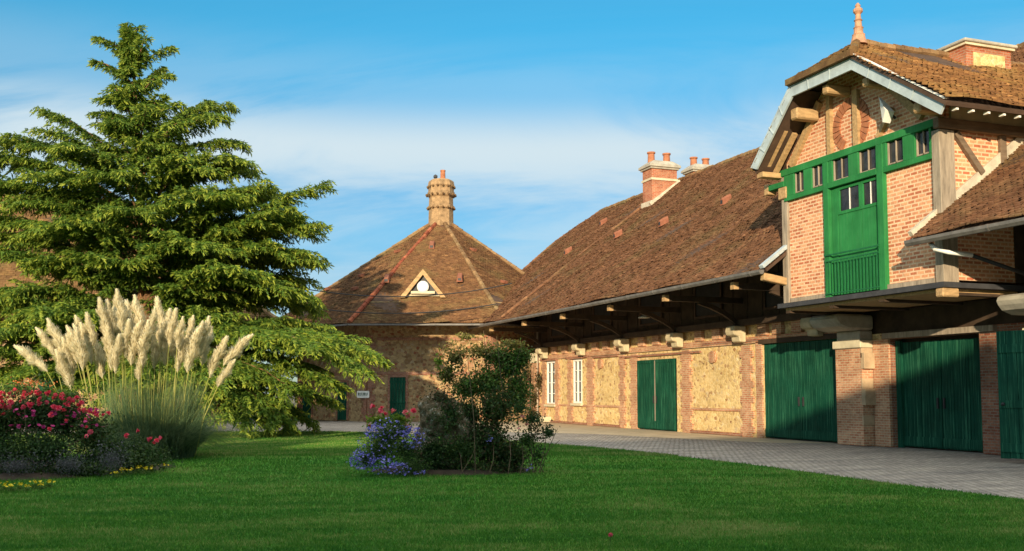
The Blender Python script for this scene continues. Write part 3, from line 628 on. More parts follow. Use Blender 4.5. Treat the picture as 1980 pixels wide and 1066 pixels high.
mb = MB(); mb.beam((17.55, 25.3, 8.25), (17.55, 24.3, 9.22), .12, .1); mb.beam((17.8, 25.25, 8.1), (17.8, 24.2, 9.12), .14, .1); mb.box(17.3, 18.05, 25.12, 25.42, 8.0, 8.15); D(mb, 'rafter', 'wood_warm')
mb = MB(); outer = [(25.5, 8.33), (23.51, 10.29), (20.76, 10.27), (17.69, 8.24)]; inner = [(25.2, 8.22), (23.4, 9.93), (20.87, 9.93), (17.88, 7.97)]
for k in range(3): mb.prism([(17.13, *outer[k]), (17.13, *outer[k + 1]), (17.13, *inner[k + 1]), (17.13, *inner[k])], (.06, 0, 0))
for k, ts in ((0, (.25, .5, .75)), (1, (.3, .65)), (2, (.2, .45, .7))):
    for t_ in ts:
        a = Vector((17.115, *outer[k])).lerp(Vector((17.115, *outer[k + 1])), t_); b_ = Vector((17.115, *inner[k])).lerp(Vector((17.115, *inner[k + 1])), t_); mb.beam(a, b_, .02, .03)
D(mb, 'bargeboard', 'zinc')
mb = MB(); mb.beam((17.12, 17.67, 8.28), (17.12, 20.76, 10.32), .08, .03); D(mb, 'bargeboard_edge', 'white')
tiles('dormer_roof', (17.08, 17.6, 8.24), (1, 0, 0), (0, 1, .66), [(0, 0), (11, 0), (11, 5.36), (1.25, 5.36), (0, 3.8)], M['tile_dorm'], dorm, w=.17, g=.105, wob=.06)
tiles('dormer_roof', (17.22, 25.45, 8.22), (1, 0, 0), (0, -1, .985), [(0, 0), (9, 0), (9, 2.85), (0, 2.85)], M['tile_moss'], dorm, wob=.02)
tiles('dormer_roof', (17.12, 23.51, 10.28), (1, 0, 0), (0, -1, .6), [(0, 0), (10, 0), (10, 1.6), (1.25, 1.6), ], M['tile_moss'], dorm, wob=.02)
tiles('half_hip', (17.05, 20.7, 10.36), (0, 1, 0), (1.25, 0, .82), [(0, 0), (2.87, 0), (1.45, 1.52), (1.3, 1.52)], M['tile_moss'], dorm, wob=.02, w=.17, g=.12)
D(MB().beam((17.03, 20.72, 10.33), (17.03, 23.5, 10.33), .10, .17), 'edge_tiles', 'tile_moss')
ridge_run('ridge_tiles', (18.4, 22.12, 11.2), (26, 22.12, 11.2), M['ridge'], dorm, r=.12, seg=.3)
ridge_run('hip_tiles', (17.1, 20.74, 10.4), (18.35, 22.1, 11.2), M['tile_moss'], dorm, r=.11)
mb = MB(); mb.lathe((18.42, 22.1, 11.15), [(.24, 0), (.2, .12), (.17, .25), (.18, .28), (.13, .3), (.12, .45), (.14, .48), (.10, .5), (.09, .66), (.12, .69), (.08, .72), (.07, .86), (.13, .93), (.13, 1.0), (.06, 1.06), (.08, 1.1), (.03, 1.18)], 12); D(mb, 'finial', 'finial')
for k in range(8):
    mb = MB(); x = 17.5 + k * .47; mb.box(x - .035, x + .035, 17.72, 17.86, 8.07, 8.12); D(mb, 'rafter_tip', 'white')
mb = MB(); mb.box(21.5, 23.15, 21.4, 22.4, 10.2, 11.30); dc = mb.build('chimney', M['brick_chim'], barn)
mb = MB(); mb.box(21.75, 22.9, 21.375, 21.399, 10.4, 11.12); mb.build('render_patch', M['rubble'], dc)
mb = MB(); mb.box(21.42, 23.23, 21.32, 22.48, 11.30, 11.37); mb.build('band', M['stone'], dc)
mb = MB(); mb.box(21.36, 23.29, 21.26, 22.54, 11.371, 11.46); mb.build('cap', M['stone_grey'], dc, bevel=.02)
# ------------------------------------------------------------------ octagonal pavilion (parts in its own camera-facing frame)
pav = thing('octagonal_pavilion', 'octagonal rubble pavilion with mossy tiled roof and a lichened chimney at its apex', 'building', (17.9, 61.1, 0), R(-20.4))
AP, ZE, ZA = 10.0, 5.25, 12.7
def rot8(k): a = -math.pi / 2 + k * math.pi / 4; return (math.cos(a), math.sin(a))
T8 = math.tan(math.pi / 8); SLn = math.hypot(AP, ZA - ZE)
for k in (0, 1, 2, -1, -2, 3, -3, 4):
    nx, ny = rot8(k); O = (nx * AP, ny * AP, ZE); U = (-ny, nx, 0); S = (-nx, -ny, (ZA - ZE) / AP); h = AP * T8
    if abs(k) <= 2:
        tiles('roof', O, U, S, [(-h, 0), (h, 0), (h * .07, SLn * .93), (-h * .07, SLn * .93)], M['tile_pav'], pav, w=.2, g=.13, wob=.05)
    else:
        mb = MB(); a = [(nx * AP - ny * s_ * h, ny * AP + nx * s_ * h, ZE) for s_ in (-1, 1)]; mb.prism([a[0], a[1], (0, 0, ZA)], (0, 0, -.12)); mb.build('roof', M['tile_moss'], pav)
for k in range(-3, 4):
    a = -math.pi / 2 + (k + .5) * math.pi / 4; r_ = AP / math.cos(math.pi / 8)
    ridge_run('hip_tiles', (r_ * math.cos(a), r_ * math.sin(a), ZE + .03), (.8 * math.cos(a), .8 * math.sin(a), ZA - .55), M['ridge_red'] if k == -1 else M['ridge'], pav, r=.13, seg=.4)
for k in (-2, -1, 0, 1, 2):
    nx, ny = rot8(k); h = AP * T8 + .05; A_ = AP + .1
    mb = MB(); p = [(nx * A_ - ny * s_ * h, ny * A_ + nx * s_ * h, ZE - .06) for s_ in (-1, 1)]; mb.beam(p[0], p[1], .12, .09); mb.build('gutter', M['gutter'], pav)
WA = 8.2; hw_ = WA * T8
for k in range(-4, 4):
    nx, ny = rot8(k)
    def wp(u, d, z): return (nx * (WA + d) - ny * u, ny * (WA + d) + nx * u, z)
    def slab(mb, u0, u1, z0, z1, d0, d1): return mb.poly([wp(u, d, z) for z in (z0, z1) for (u, d) in ((u0, d0), (u1, d0), (u1, d1), (u0, d1))], [(0, 1, 2, 3), (4, 5, 6, 7), (0, 1, 5, 4), (1, 2, 6, 5), (2, 3, 7, 6), (3, 0, 4, 7)])
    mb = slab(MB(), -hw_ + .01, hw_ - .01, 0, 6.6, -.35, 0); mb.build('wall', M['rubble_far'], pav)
    if k in (-2, -1, 0, 1):
        for s_ in (-1, 1):
            mb = MB()
            for j in range(13): slab(mb, s_ * (hw_ - .02), s_ * (hw_ - (.45 if j % 2 else .28)), .05 + j * .36, .05 + j * .36 + .36, .003, .05)
            mb.build('quoin', M['brick_dark'], pav)
        mb = slab(MB(), -hw_ + .5, hw_ - .5, 4.45, 4.6, .003, .06); mb.build('string_course', M['brick_dark'], pav)
    if k in (-1, 0):
        mb = slab(MB(), -hw_ + .5, hw_ - .5, 2.55, 2.72, .003, .03); mb.build('string_course', M['brick_dark'], pav)
    dd = {0: [(-1.72, 2.42)], -1: [(1.15, 2.15), (-2.35, 2.1)], 1: [(0, 2.4)]}.get(k, [])
    for u, zt in dd:
        mb = MB()
        for j in range(5): slab(mb, u - .42 + j * .168, u - .42 + j * .168 + .155, .06, zt, .03, .07 + random.uniform(0, .006))
        d_ = mb.build('door', M['green_dark'], pav)
        mb = MB(); slab(mb, u - .44, u + .44, 1.0, 1.12, .08, .1); slab(mb, u - .44, u + .44, zt - .3, zt - .18, .08, .1); mb.build('rail', M['green_dark'], d_)
        mb = MB(); slab(mb, u - .55, u - .43, .05, zt + .12, .004, .06); slab(mb, u + .43, u + .55, .05, zt + .12, .004, .06); slab(mb, u - .43, u + .43, zt + .01, zt + .14, .004, .06); mb.build('door_surround', M['brick_dark'], d_)
mb = MB(); mb.lathe((0, 0, 12.0), [(.80, 0), (.78, 1.2), (.86, 1.25), (.86, 1.4), (.78, 1.45), (.76, 1.95), (.87, 2.05), (.87, 2.3), (.82, 2.35), (.82, 2.62), (.86, 2.7), (.80, 3.0), (.66, 3.1)], 8); ch = mb.build('chimney', M['mould'], pav)
mb = MB()
for z in (13.25, 14.1, 14.62):
    for k in range(16):
        a = k * math.pi / 8 + .2; r_ = .86 if z != 14.1 else .93; mb.lathe((r_ * math.cos(a), r_ * math.sin(a), z), [(.04, -.07), (.085, 0), (.04, .07)], 6)
mb.build('corbel_knobs', M['ridge'], ch)
mb = MB(); mb.lathe((.12, -.2, 15.0), [(.17, 0), (.15, .6), (.17, .62), (.17, .7), (.1, .7)], 10); mb.build('chimney_pot', M['terracotta'], ch)
mb = MB(); mb.lathe((-.35, -.2, 15.0), [(.04, 0), (.04, .15), (.13, .22), (.13, .35), (.04, .42)], 8); mb.build('chimney_cowl', M['lead_dark'], ch)
# gabled roof vent on the front facet
def fz(y): return ZE + (y + AP) * (ZA - ZE) / AP
yb = -7.9; zb = fz(yb) + .10; cx = -.40
mb = MB(); mb.prism([(cx - 1.02, yb, zb), (cx + 1.02, yb, zb), (cx, yb, zb + 1.34)], (0, 2.1, 0)); dv = mb.build('roof_gablet', M['stone'], pav)
mb = MB()
for s_ in (-1, 1): mb.beam((cx + s_ * 1.38, yb - .12, zb - .12), (cx, yb - .12, zb + 1.62), .5, .17, up=(0, 1, 0)) if False else mb.prism([(cx + s_ * 1.28, yb - .3, zb - .1), (cx + s_ * .99, yb - .3, zb - .1), (cx, yb - .3, zb + 1.17), (cx, yb - .3, zb + 1.48)], (0, .29, 0))
mb.build('bargeboard', M['wood_warm'], dv)
mb = MB(); mb.prism([(cx - .84, yb - .03, zb + .1), (cx + .84, yb - .03, zb + .1), (cx, yb - .03, zb + 1.15)], (0, .02, 0)); mb.build('opening', M['iron'], dv)
mb = MB(); mb.box(cx - .66, cx + .66, yb - .2, yb - .04, zb + .12, zb + .26); mb.build('sill', M['stone'], dv)
mb = MB(); mb.lathe((0, 0, 0), [(.31, 0), (.34, .05), (.31, .1), (.18, .15)], 20); o = mb.build('round_panel', M['white'], dv, smooth=True); o.rotation_euler = (R(90), 0, 0); o.location = (cx, yb - .12, zb + .50)
for (x, s_) in ((-2.6, 4.2), (1.55, 4.3), (-.3, 8.2)):
    y = -AP + s_ * AP / SLn; z = fz(y) + .12; mb = MB(); mb.prism([(x - .18, y - .2, z - .1), (x + .18, y - .2, z - .1), (x + .12, y - .2, z + .16), (x - .12, y - .2, z + .16)], (0, .5, .3)); o = mb.build('roof_vent', M['vent_clay'], pav)
    mb = MB(); mb.box(x - .1, x + .1, y - .21, y - .201, z - .03, z + .11); mb.build('vent_mouth', M['iron'], o)
for k, u, s_ in ((-1, -2.6, 4.0), (-1, .6, 3.6), (-1, .2, 7.9), (1, -.8, 4.3), (1, -.5, 8.0), (-1, -.5, 5.2)):
    nx, ny = rot8(k); hh = s_ / SLn * AP; p = Vector((nx * (AP - hh) - ny * u, ny * (AP - hh) + nx * u, ZE + s_ / SLn * (ZA - ZE) + .15))
    mb = MB(); mb.beam(p + Vector((nx, ny, 0)) * .16, p - Vector((nx, ny, 0)) * .2 + Vector((0, 0, .1)), .26, .16); mb.build('roof_vent', M['vent_clay'], pav)
# small sign board beside the left door
sg = thing('sign', 'small white sign with green lettering on the pavilion wall beside a narrow green door', 'sign', (pav.matrix_basis @ Vector((-3.62, -8.12, 1.32))), R(-20.4 - 30))
mb = MB(); mb.prism([(-.42, 0, .03), (-.42, 0, .31), (-.37, 0, .36), (.37, 0, .36), (.42, 0, .31), (.42, 0, .03), (.37, 0, -.02), (-.37, 0, -.02)], (0, -.035, 0)); mb.build('board', M['white'], sg)
mb = MB(); x = -.33
for wl in (.07, .05, .07, .05, .06, .07, .05, .06):
    mb.box(x, x + wl * .35, -.045, -.036, .08, .26); 
    if wl > .05: mb.box(x + wl * .35, x + wl, -.044, -.036, .21, .26); mb.box(x + wl * .35, x + wl * .9, -.044, -.036, .14, .18)
    x += wl + .025
mb.build('lettering', M['green_dark'], sg)

# ------------------------------------------------------------------ left range behind the cedar, and the range behind the camera that shades the lawn
lb = wthing('stable_range', 'long low stable range with a big brown tiled roof, mostly hidden behind the cedar', 'building', (-10, 56, 0))
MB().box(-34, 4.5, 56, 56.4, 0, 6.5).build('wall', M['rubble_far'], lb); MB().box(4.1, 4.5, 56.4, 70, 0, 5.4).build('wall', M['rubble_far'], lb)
tiles('roof', (-34, 54, 5.25), (1, 0, 0), (0, 1, .78), [(0, 0), (41, 0), (33, 12.4), (0, 12.4)], M['tile_moss'], lb, w=.26, g=.19, wob=.04)
mb = MB(); mb.poly([(7, 54, 5.2), (-1, 63.78, 12.85), (-1, 64, 12.85), (7, 74, 5.2)], [(0, 1, 2, 3)]); mb.prism([(-34, 63.8, 12.8), (-1, 63.8, 12.8), (7, 74, 5.2), (-34, 74, 5.2)], (0, 0, .1)); mb.build('back_slope', M['tile'], lb)
ridge_run('ridge_tiles', (-34, 63.8, 12.9), (-1, 63.8, 12.9), M['ridge'], lb, seg=.45); ridge_run('hip_tiles', (7, 54, 5.3), (-1, 63.8, 12.9), M['ridge'], lb, seg=.45)
for x in (-16, -10, -4, 1):
    mb = MB(); mb.box(x - .6, x + .6, 55.9, 55.99, .05, 2.4); mb.build('door', M['green_dark'], lb)
for x, y in ((-7.5, 58), (-9, 60.5), (-2, 57)):
    z = 5.25 + .78 * (y - 54) + .1; mb = MB(); mb.prism([(x - .3, y - .3, z - .1), (x + .3, y - .3, z - .1), (x + .2, y - .3, z + .25), (x - .2, y - .3, z + .25)], (0, .6, .3)); mb.build('roof_vent', M['vent_clay'], lb)
ob = wthing('opposite_range', 'stable range closing the yard behind the viewpoint', 'building', (-15, -12, 0))
RZ = 10.5; tt = RZ / SZ      # ridge of the unseen range, traced back along the sun from its shadow edge
pa = Vector((-1.6 - SX * tt, 27.6 - SY * tt, 0)); pb_ = Vector((20.7 - SX * tt, 31.3 - SY * tt, 0)); e = (pb_ - pa).normalized(); nr = Vector((-e.y, e.x, 0))
A_, B_ = pa - e * 22, pb_ + e * 8
mb = MB(); mb.prism([A_ + nr * 5 + e, B_ + nr * 5 - e, B_ - nr * 5 - e, A_ - nr * 5 + e], (0, 0, 5.6)); mb.build('wall', M['rubble'], ob)
mb = MB(); mb.prism([A_ + nr * 6.5 + Vector((0, 0, 5.2)), A_ + Vector((0, 0, RZ)), A_ - nr * 6.5 + Vector((0, 0, 5.2))], B_ - A_); mb.build('roof', M['tile'], ob)
# overhead cables
def cable(a, b_, sag, lab):
    pts = [Vector(a).lerp(Vector(b_), t_) - Vector((0, 0, 4 * sag * t_ * (1 - t_))) for t_ in np.linspace(0, 1, 14)]
    o = MB().tube(pts, .028, 5).build('overhead_cable', M['iron']); tag(o, lab, 'cable', 'overhead cables across the octagonal roof')
def W_(x, y, Dp):      # a point given by its bearing and distance from the viewpoint
    rt = (x - 990) / 1950 * Dp; return (rt * .9373 + Dp * .3486, -rt * .3486 + Dp * .9373, 1.6 + (759 - y) / 1950 * Dp)
cable(W_(430, 520, 50), W_(990, 548, 52), 1.0, 'upper thin cable sagging past the small gabled roof vent of the pavilion')
cable(W_(430, 560, 50), W_(960, 588, 52), .8, 'lower thin cable sagging just above the eave of the pavilion')
lp = thing('eave_lamp', 'small white enamel lamp hanging under the deep barn eave', 'lamp', (19.2, 36.3, 4.6))
mb = MB(); mb.tube([(0, 0, .45), (0, 0, .12)], .015, 6); mb.build('stem', M['iron'], lp)
mb = MB(); mb.lathe((0, 0, 0), [(.24, 0), (.2, .05), (.06, .1), (.04, .16)], 16); mb.build('shade', M['porcelain'], lp, smooth=True)
lp = thing('gable_lamp', 'white conical floodlight fixed in the shadow of the dormer gable', 'lamp', (17.75, 20.35, 8.75))
mb = MB(); mb.beam((.3, 0, -.15), (0, 0, .05), .05, .05); mb.build('bracket', M['iron'], lp)
mb = MB(); mb.poly([(-.05, .18, .42), (-.16, -.16, -.02), (.1, -.2, -.05), (.12, .0, -.3), (-.1, .02, -.28), (.0, .14, .38)], [(0, 1, 4), (0, 1, 2, 5), (1, 2, 3, 4), (5, 2, 3), (0, 5, 3, 4)]); mb.build('shade', M['white'], lp)

# ------------------------------------------------------------------ the cedar
CD = 38.0
def CL(x, y, dyy=0.):          # picture bearing at the cedar's distance -> metres in the cedar's own frame
    D_ = CD + dyy; return np.array([(x - 990) / 1950 * D_ - (285 - 990) / 1950 * CD, dyy, 1.6 + (759 - y) / 1950 * D_])
cr = W_(285, 759, CD); ced = thing('cedar_tree', 'tall cedar with layered drooping branches sweeping down to the lawn', 'tree', (cr[0], cr[1], .03), R(-20.4))
def trunk_at(z):
    t_ = z / 15.2; return np.array([-.95 * t_ ** 1.5, 0, z])
TP, TD, TS, TR = [], [], [], []; tw = MB(); tb = MB()
def limb(h, tip, arch=.25, spread=1.7, dens=1.0, rough=.0, bright=0., cut=.10):
    s = trunk_at(h); tip = np.array(tip, float); Lg = np.linalg.norm(tip - s); n = max(5, int(Lg / .21 * dens))
    P = lambda t: s + (tip - s) * t + np.array([0, 0, arch * 4 * t * (1 - t) - .03 * Lg * max(0, t - .8) * 2.0])
    tb.tube([P(t) for t in np.linspace(0, 1, 7)], [max(.012, .028 * Lg * (1 - t) ** .8 * .55 + .012) for t in np.linspace(0, 1, 7)], 6)
    for i in range(n):
        t = cut + (1 - cut) * (i + rng.uniform(0, .8)) / n; p = P(min(t, 1)); ax = P(min(1.02, t + .04)) - P(t - .02); ax /= np.linalg.norm(ax)
        side = np.cross(ax, (0, 0, 1)); side /= np.linalg.norm(side)
        for sg_ in (-1, 1):
            if rng.random() < .06: continue
            Ls = spread * (.30 + .95 * math.sin(math.pi * min(1, (1 - t) * .86 + .07)) ** .8) * rng.uniform(.6, 1.15) * min(1, .35 + Lg / 6)
            d = ax * rng.uniform(.5, .95) + side * sg_ * rng.uniform(.55, 1.0) + np.array([0, 0, rng.uniform(-.05, .22)]); d /= np.linalg.norm(d)
            m_ = max(3, int(Ls / .13)); dr = rng.uniform(.06, .36)
            for j in range(m_):
                u = (j + .5) / m_; q = p + d * Ls * u + np.array([0, 0, -dr * Ls * u * u])
                dd = d + np.array([0, 0, -2 * dr * u]); dd /= np.linalg.norm(dd); s2 = np.cross(dd, (0, 0, 1)); s2 /= np.linalg.norm(s2) + 1e-9
                lt = rng.uniform(.16, .36) * (1.15 - .5 * u)
                for s3 in (-1, 1):
                    e = dd * rng.uniform(.4, .9) + s2 * s3 * rng.uniform(.4, .9) + np.array([0, 0, -rng.uniform(-.05, .55)]); e /= np.linalg.norm(e)
                    c_ = 8
                    for k_ in range(c_):
                        v_ = (k_ + .4) / c_; TP.append(q + e * lt * v_ + rng.normal(0, .014, 3) + np.array([0, 0, -.1 * v_ * v_])); TD.append(e + np.array([0, 0, -.35 * v_]))
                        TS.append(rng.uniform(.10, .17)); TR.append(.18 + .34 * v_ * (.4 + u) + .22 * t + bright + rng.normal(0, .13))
LIMBS = [ # height on trunk, tip bearing x, y, depth offset, arch, spread
 (14.3, 168, 58, 0, .15, .55), (13.3, 163, 104, .3, .15, .6), (14.0, 322, 75, 0, .1, .5), (13.2, 318, 132, -.3, .1, .6), (12.9, 300, 118, .6, .1, .55), (12.3, 175, 180, -.5, .1, .7), (11.8, 168, 210, -.2, .1, .8),
 (11.6, 335, 190, -1, .15, .7), (11.6, 205, 158, -1, .1, .6), (12.6, 240, 150, -1.2, .1, .6),
 (10.9, 432, 193, -.4, .35, 1.0), (10.8, 395, 190, .8, .3, .9), (10.6, 425, 215, -1.3, .3, .9), (9.6, 68, 203, .2, .35, 1.05), (9.3, 72, 245, -.8, .35, 1.0), (10.0, 456, 268, .3, .35, 1.1), (9.8, 190, 232, -1.2, .2, 1.),
 (9.0, -5, 268, .3, .6, 1.4), (8.8, 110, 275, -1.8, .5, 1.3), (9.2, 482, 326, .4, .4, 1.2), (8.9, 455, 300, -1.2, .4, 1.1), (8.0, 505, 368, .5, .4, 1.2),
 (8.2, -60, 305, .5, .8, 1.6), (7.4, -90, 360, -.5, .8, 1.7), (7.6, 60, 330, -2.4, .6, 1.5), (5.7, 617, 352, -.3, .25, 1.1), (5.6, 508, 352, -1.0, .5, 1.2), (5.2, 607, 432, .4, .6, 1.6), (4.9, 590, 488, -.4, .9, 1.7), (5.0, 560, 405, -1.2, .6, 1.4), (4.6, 540, 500, 1.5, .8, 1.7),
 (4.2, 540, 548, -1.6, .7, 1.5), (3.6, 592, 572, .8, .7, 1.6), (3.4, 575, 560, 1.8, .6, 1.5), (6.0, -80, 420, .2, .7, 1.8), (4.8, -90, 485, -.6, .7, 1.8), (5.6, 80, 430, -2.6, .6, 1.7), (4.4, 60, 500, -1.8, .5, 1.6),
 (6.4, 430, 370, -2.6, .6, 1.5), (5.4, 400, 470, -3.2, .6, 1.5), (6.6, 250, 400, -3.2, .5, 1.5), (5.0, 230, 500, -2.8, .4, 1.3), (3.9, 470, 520, -2.8, .6, 1.5),
 (7.6, 350, 300, -2.2, .4, 1.2), (8.6, 280, 270, -2.0, .4, 1.2), (9.6, 330, 230, -1.7, .3, 1.0), (10.6, 270, 195, -1.5, .2, .9), (8.4, 400, 320, -1.8, .4, 1.2), (7.9, 200, 330, -2.6, .5, 1.4),
 (2.9, 718, 678, -.6, .9, 1.9), (2.8, 690, 700, -2.0, .9, 1.7), (2.6, 640, 640, 1.2, .8, 1.7), (2.4, 640, 735, -1.2, .9, 1.6), (2.7, 560, 655, -2.8, .7, 1.8), (2.2, 560, 745, -2.6, .8, 1.6), (2.6, 610, 665, -3.6, .8, 1.6), (1.9, 540, 800, -3.2, .8, 1.4), (1.8, 500, 815, -3.4, .8, 1.4), (1.6, 560, 822, -1.6, .7, 1.3), (1.8, 440, 800, -3.6, .7, 1.4), (2.0, 450, 730, -3.8, .8, 1.6), (1.6, 600, 812, .6, .7, 1.4),
 (2.8, -40, 590, -2.0, .7, 1.9), (2.9, 60, 600, -3.4, .6, 1.8), (2.6, 150, 610, -3.6, .6, 1.6), (2.3, -60, 650, -1.5, .8, 1.8), (2.2, 60, 680, -2.8, .6, 1.7), (2.0, 380, 640, -3.8, .6, 1.6), (2.6, -90, 560, .8, .8, 1.8), (1.8, 20, 720, -3, .6, 1.6), (2.0, 640, 770, .6, .6, 1.4), (2.3, 180, 700, -2.5, .6, 1.7), (2.0, 300, 715, -3.8, .5, 1.6), (1.7, 120, 750, -2.5, .5, 1.6), (1.6, 240, 760, -4, .5, 1.5), (1.7, 360, 745, -4, .5, 1.5), (1.9, 200, 730, 1.0, .5, 1.9), (6.6, 20, 385, -1.0, .6, 1.7), (5.4, -20, 455, 1.0, .6, 1.8), (4.6, 90, 515, -1.2, .5, 1.7), (3.8, 20, 565, -1.5, .6, 1.8), (7.0, 120, 370, 1.0, .5, 1.6), (5.6, 160, 450, .8, .5, 1.6), (2.4, -90, 700, -2.5, .7, 1.9), (2.2, -20, 640, -3.5, .7, 1.8), (1.8, -80, 740, -1.5, .6, 1.7), (6.4, 560, 420, 2.4, .5, 1.6), (5.4, 600, 500, 2.6, .5, 1.7), (4.6, 580, 540, 3.2, .6, 1.7), (3.8, 600, 590, 2.6, .6, 1.7), (3.0, 640, 640, 2.6, .7, 1.7), (5.0, 520, 430, 3.6, .5, 1.7), (7.2, 520, 370, 2.0, .4, 1.4), (13.6, 262, 60, -.5, .1, .5), (13.6, 215, 85, .3, .1, .5), (12.6, 285, 140, -.9, .1, .7), (11.6, 300, 175, -.5, .1, .8)]
for h, x, y, dd_, ar, spd in LIMBS: limb(h, CL(x, y, dd_), ar, spd * (.62 if h > 11.4 else .8 if h > 9 else 1), 1.0, bright=.06)
prof = [(1.5, 6.2), (3, 6.0), (5, 5.4), (6.5, 4.6), (8, 3.8), (10, 2.9), (11.5, 1.9), (13, 1.2), (14.6, .45)]
for i in range(44):
    h = 1.5 + 11.8 * (i / 44) ** 1.05; a = i * 2.39996 + rng.uniform(-.3, .3); r_ = np.interp(h, [p[0] for p in prof], [p[1] for p in prof]) * rng.uniform(.55, .80)
    if math.cos(a) * r_ < -4.5 and h > 6: continue
    if 3.1 < h < 4.4 and math.sin(a) < 0 : continue
    tip = trunk_at(h) + np.array([math.cos(a) * r_, math.sin(a) * r_, rng.uniform(.08, .42) * r_]); limb(h, tip, .04 * r_, (.35 + .27 * r_) * rng.uniform(.7, 1.1), .85, bright=rng.uniform(-.08, .08))
for h in np.arange(14.2, 15.75, .12):
    for k in range(4): a = rng.uniform(0, 6.28); TPt = trunk_at(min(h, 15.2)); 
    limb(min(h, 15.0), trunk_at(15.2) * [1, 1, 0] + [math.cos(a) * .22, math.sin(a) * .22, h + .12], .03, .22, 1.6)
for h in np.arange(10.5, 14.6, .17):      # short twigs that clothe the upper trunk
    a = rng.uniform(0, 6.28); q_ = (15.6 - h) * .3 * rng.uniform(.6, 1.2); limb(h, trunk_at(h) + [math.cos(a) * q_, math.sin(a) * q_, .25 * q_ + .1], .02, .5, 1.3)
TP, TD, TS, TR = map(np.array, (TP, TD, TS, TR)); n = len(TP)
D3 = TD / np.linalg.norm(TD, axis=1)[:, None] + rng.normal(0, .32, (n, 3)); D3 /= np.linalg.norm(D3, axis=1)[:, None]
Sd = np.cross(D3, rng.normal(0, 1, (n, 3)) + [0, 0, .8]); Sd /= np.linalg.norm(Sd, axis=1)[:, None]
Wd = (TS * .17)[:, None] * Sd; Ln = TS[:, None] * D3
V = np.stack([TP - Wd, TP + Wd, TP + Wd * .35 + Ln, TP - Wd * .35 + Ln], 1).reshape(-1, 3)
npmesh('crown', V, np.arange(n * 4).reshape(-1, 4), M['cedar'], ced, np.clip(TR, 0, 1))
print('cedar tufts', n)
tb.tube([trunk_at(z) for z in (0, .6, 2, 4, 6, 8, 10, 12, 14, 15.1)], [.46, .36, .31, .27, .23, .19, .14, .1, .05, .02], 10)
tb.build('trunk', M['bark'], ced, smooth=True)

# ------------------------------------------------------------------ planting helpers
def blob(n, c, r, power=.5):
    d = rng.normal(size=(n, 3)); d /= np.linalg.norm(d, axis=1)[:, None]; return np.array(c) + d * np.clip(np.abs(rng.normal(0, .42, n)) + .28 * rng.uniform(0, 1, n), 0, 1.5)[:, None] * np.array(r)
def clumps(cs, per, size, m, parent, name='foliage', drop=.1, asp=1.8):
    P_ = np.concatenate([blob(int(per * w_), c, r) for c, r, w_ in cs]); P_ = P_[P_[:, 2] > .03]
    n_ = len(P_); rn = .45 + .12 * np.sin(P_[:, 0] * 5 + P_[:, 2] * 4) + rng.normal(0, .2, n_)
    return leaves(P_, rng.uniform(.7, 1.3, n_) * size, m, name, parent, drop, asp, rnd=rn)
def bloom_mesh(r, layers=3, petals=6, cup=.6):
    V, F = [], []
    for l_ in range(layers):
        rr = r * (1 - l_ * .2); a0 = l_ * .5
        for k in range(petals):
            a = a0 + k * 2 * math.pi / petals; w_ = math.pi / petals * 1.15; z0 = l_ * r * .12; z1 = r * (cup * .3 + l_ * .30)
            i = len(V); V += [(0, 0, z0), (math.cos(a - w_) * rr * .75, math.sin(a - w_) * rr * .75, z1 * .8), (math.cos(a) * rr, math.sin(a) * rr, z1), (math.cos(a + w_) * rr * .75, math.sin(a + w_) * rr * .75, z1 * .8)]; F.append((i, i + 1, i + 2, i + 3))
    return np.array(V), np.array(F)
def bloom_proto(r, m, **k):
    V, F = bloom_mesh(r, **k); o = npmesh('flower', V, F, m, None, rng.uniform(0, 1, len(F))); me = o.data; bpy.data.objects.remove(o); return me
def put_blooms(me, pts, parent, tilt=.7, s=(.8, 1.2), name='flower'):
    for p in pts:
        o = bpy.data.objects.new(name, me); finish(o, parent); o.location = tuple(p); k = random.uniform(*s); o.scale = (k,) * 3
        o.rotation_euler = (random.gauss(0, tilt) + .6, random.gauss(0, tilt), random.uniform(0, 6.28))
def many_blooms(pts, r, m, parent, petals=7, layers=1, label=None, name='flowers'):
    V, F = bloom_mesh(r, layers, petals, .3); n_ = len(pts); out = []
    for p in pts:
        a, b_ = rng.normal(0, .6) + .5, rng.uniform(0, 6.28); Rm = np.array(Matrix.Rotation(b_, 3, 'Z') @ Matrix.Rotation(a, 3, 'X')); out.append(V @ Rm.T * rng.uniform(.7, 1.25) + p)
    Fs = np.concatenate([F + i * len(V) for i in range(n_)]); o = npmesh(name, np.concatenate(out), Fs, m, parent, rng.uniform(0, 1, len(Fs))); o['kind'] = 'stuff'; return o
def stems(mb, base, tips, r=.012, bend=.15):
    for tp in tips:
        b0 = Vector(base) + Vector((random.gauss(0, .12), random.gauss(0, .12), 0)); tp = Vector(tp); mid = b0.lerp(tp, .5) + Vector((random.gauss(0, bend), random.gauss(0, bend), .1)); mb.tube([b0, mid, tp], [r, r * .8, r * .4], 5)
def root_at(name, lab, cat, x, y, Dp=None, group=None):
    Dp = Dp or 1.6 * 1950 / (y - 759); p = W_(x, 759, Dp); return thing(name, lab, cat, (p[0], p[1], .035), R(-20.4), group), Dp
def LL(x, y, x0, D0, dy_=0):   # bearing -> local metres for a plant rooted at bearing x0, distance D0
    D_ = D0 + dy_; return ((x - 990) / 1950 * D_ - (x0 - 990) / 1950 * D0, dy_, 1.6 + (759 - y) / 1950 * D_ - .035)

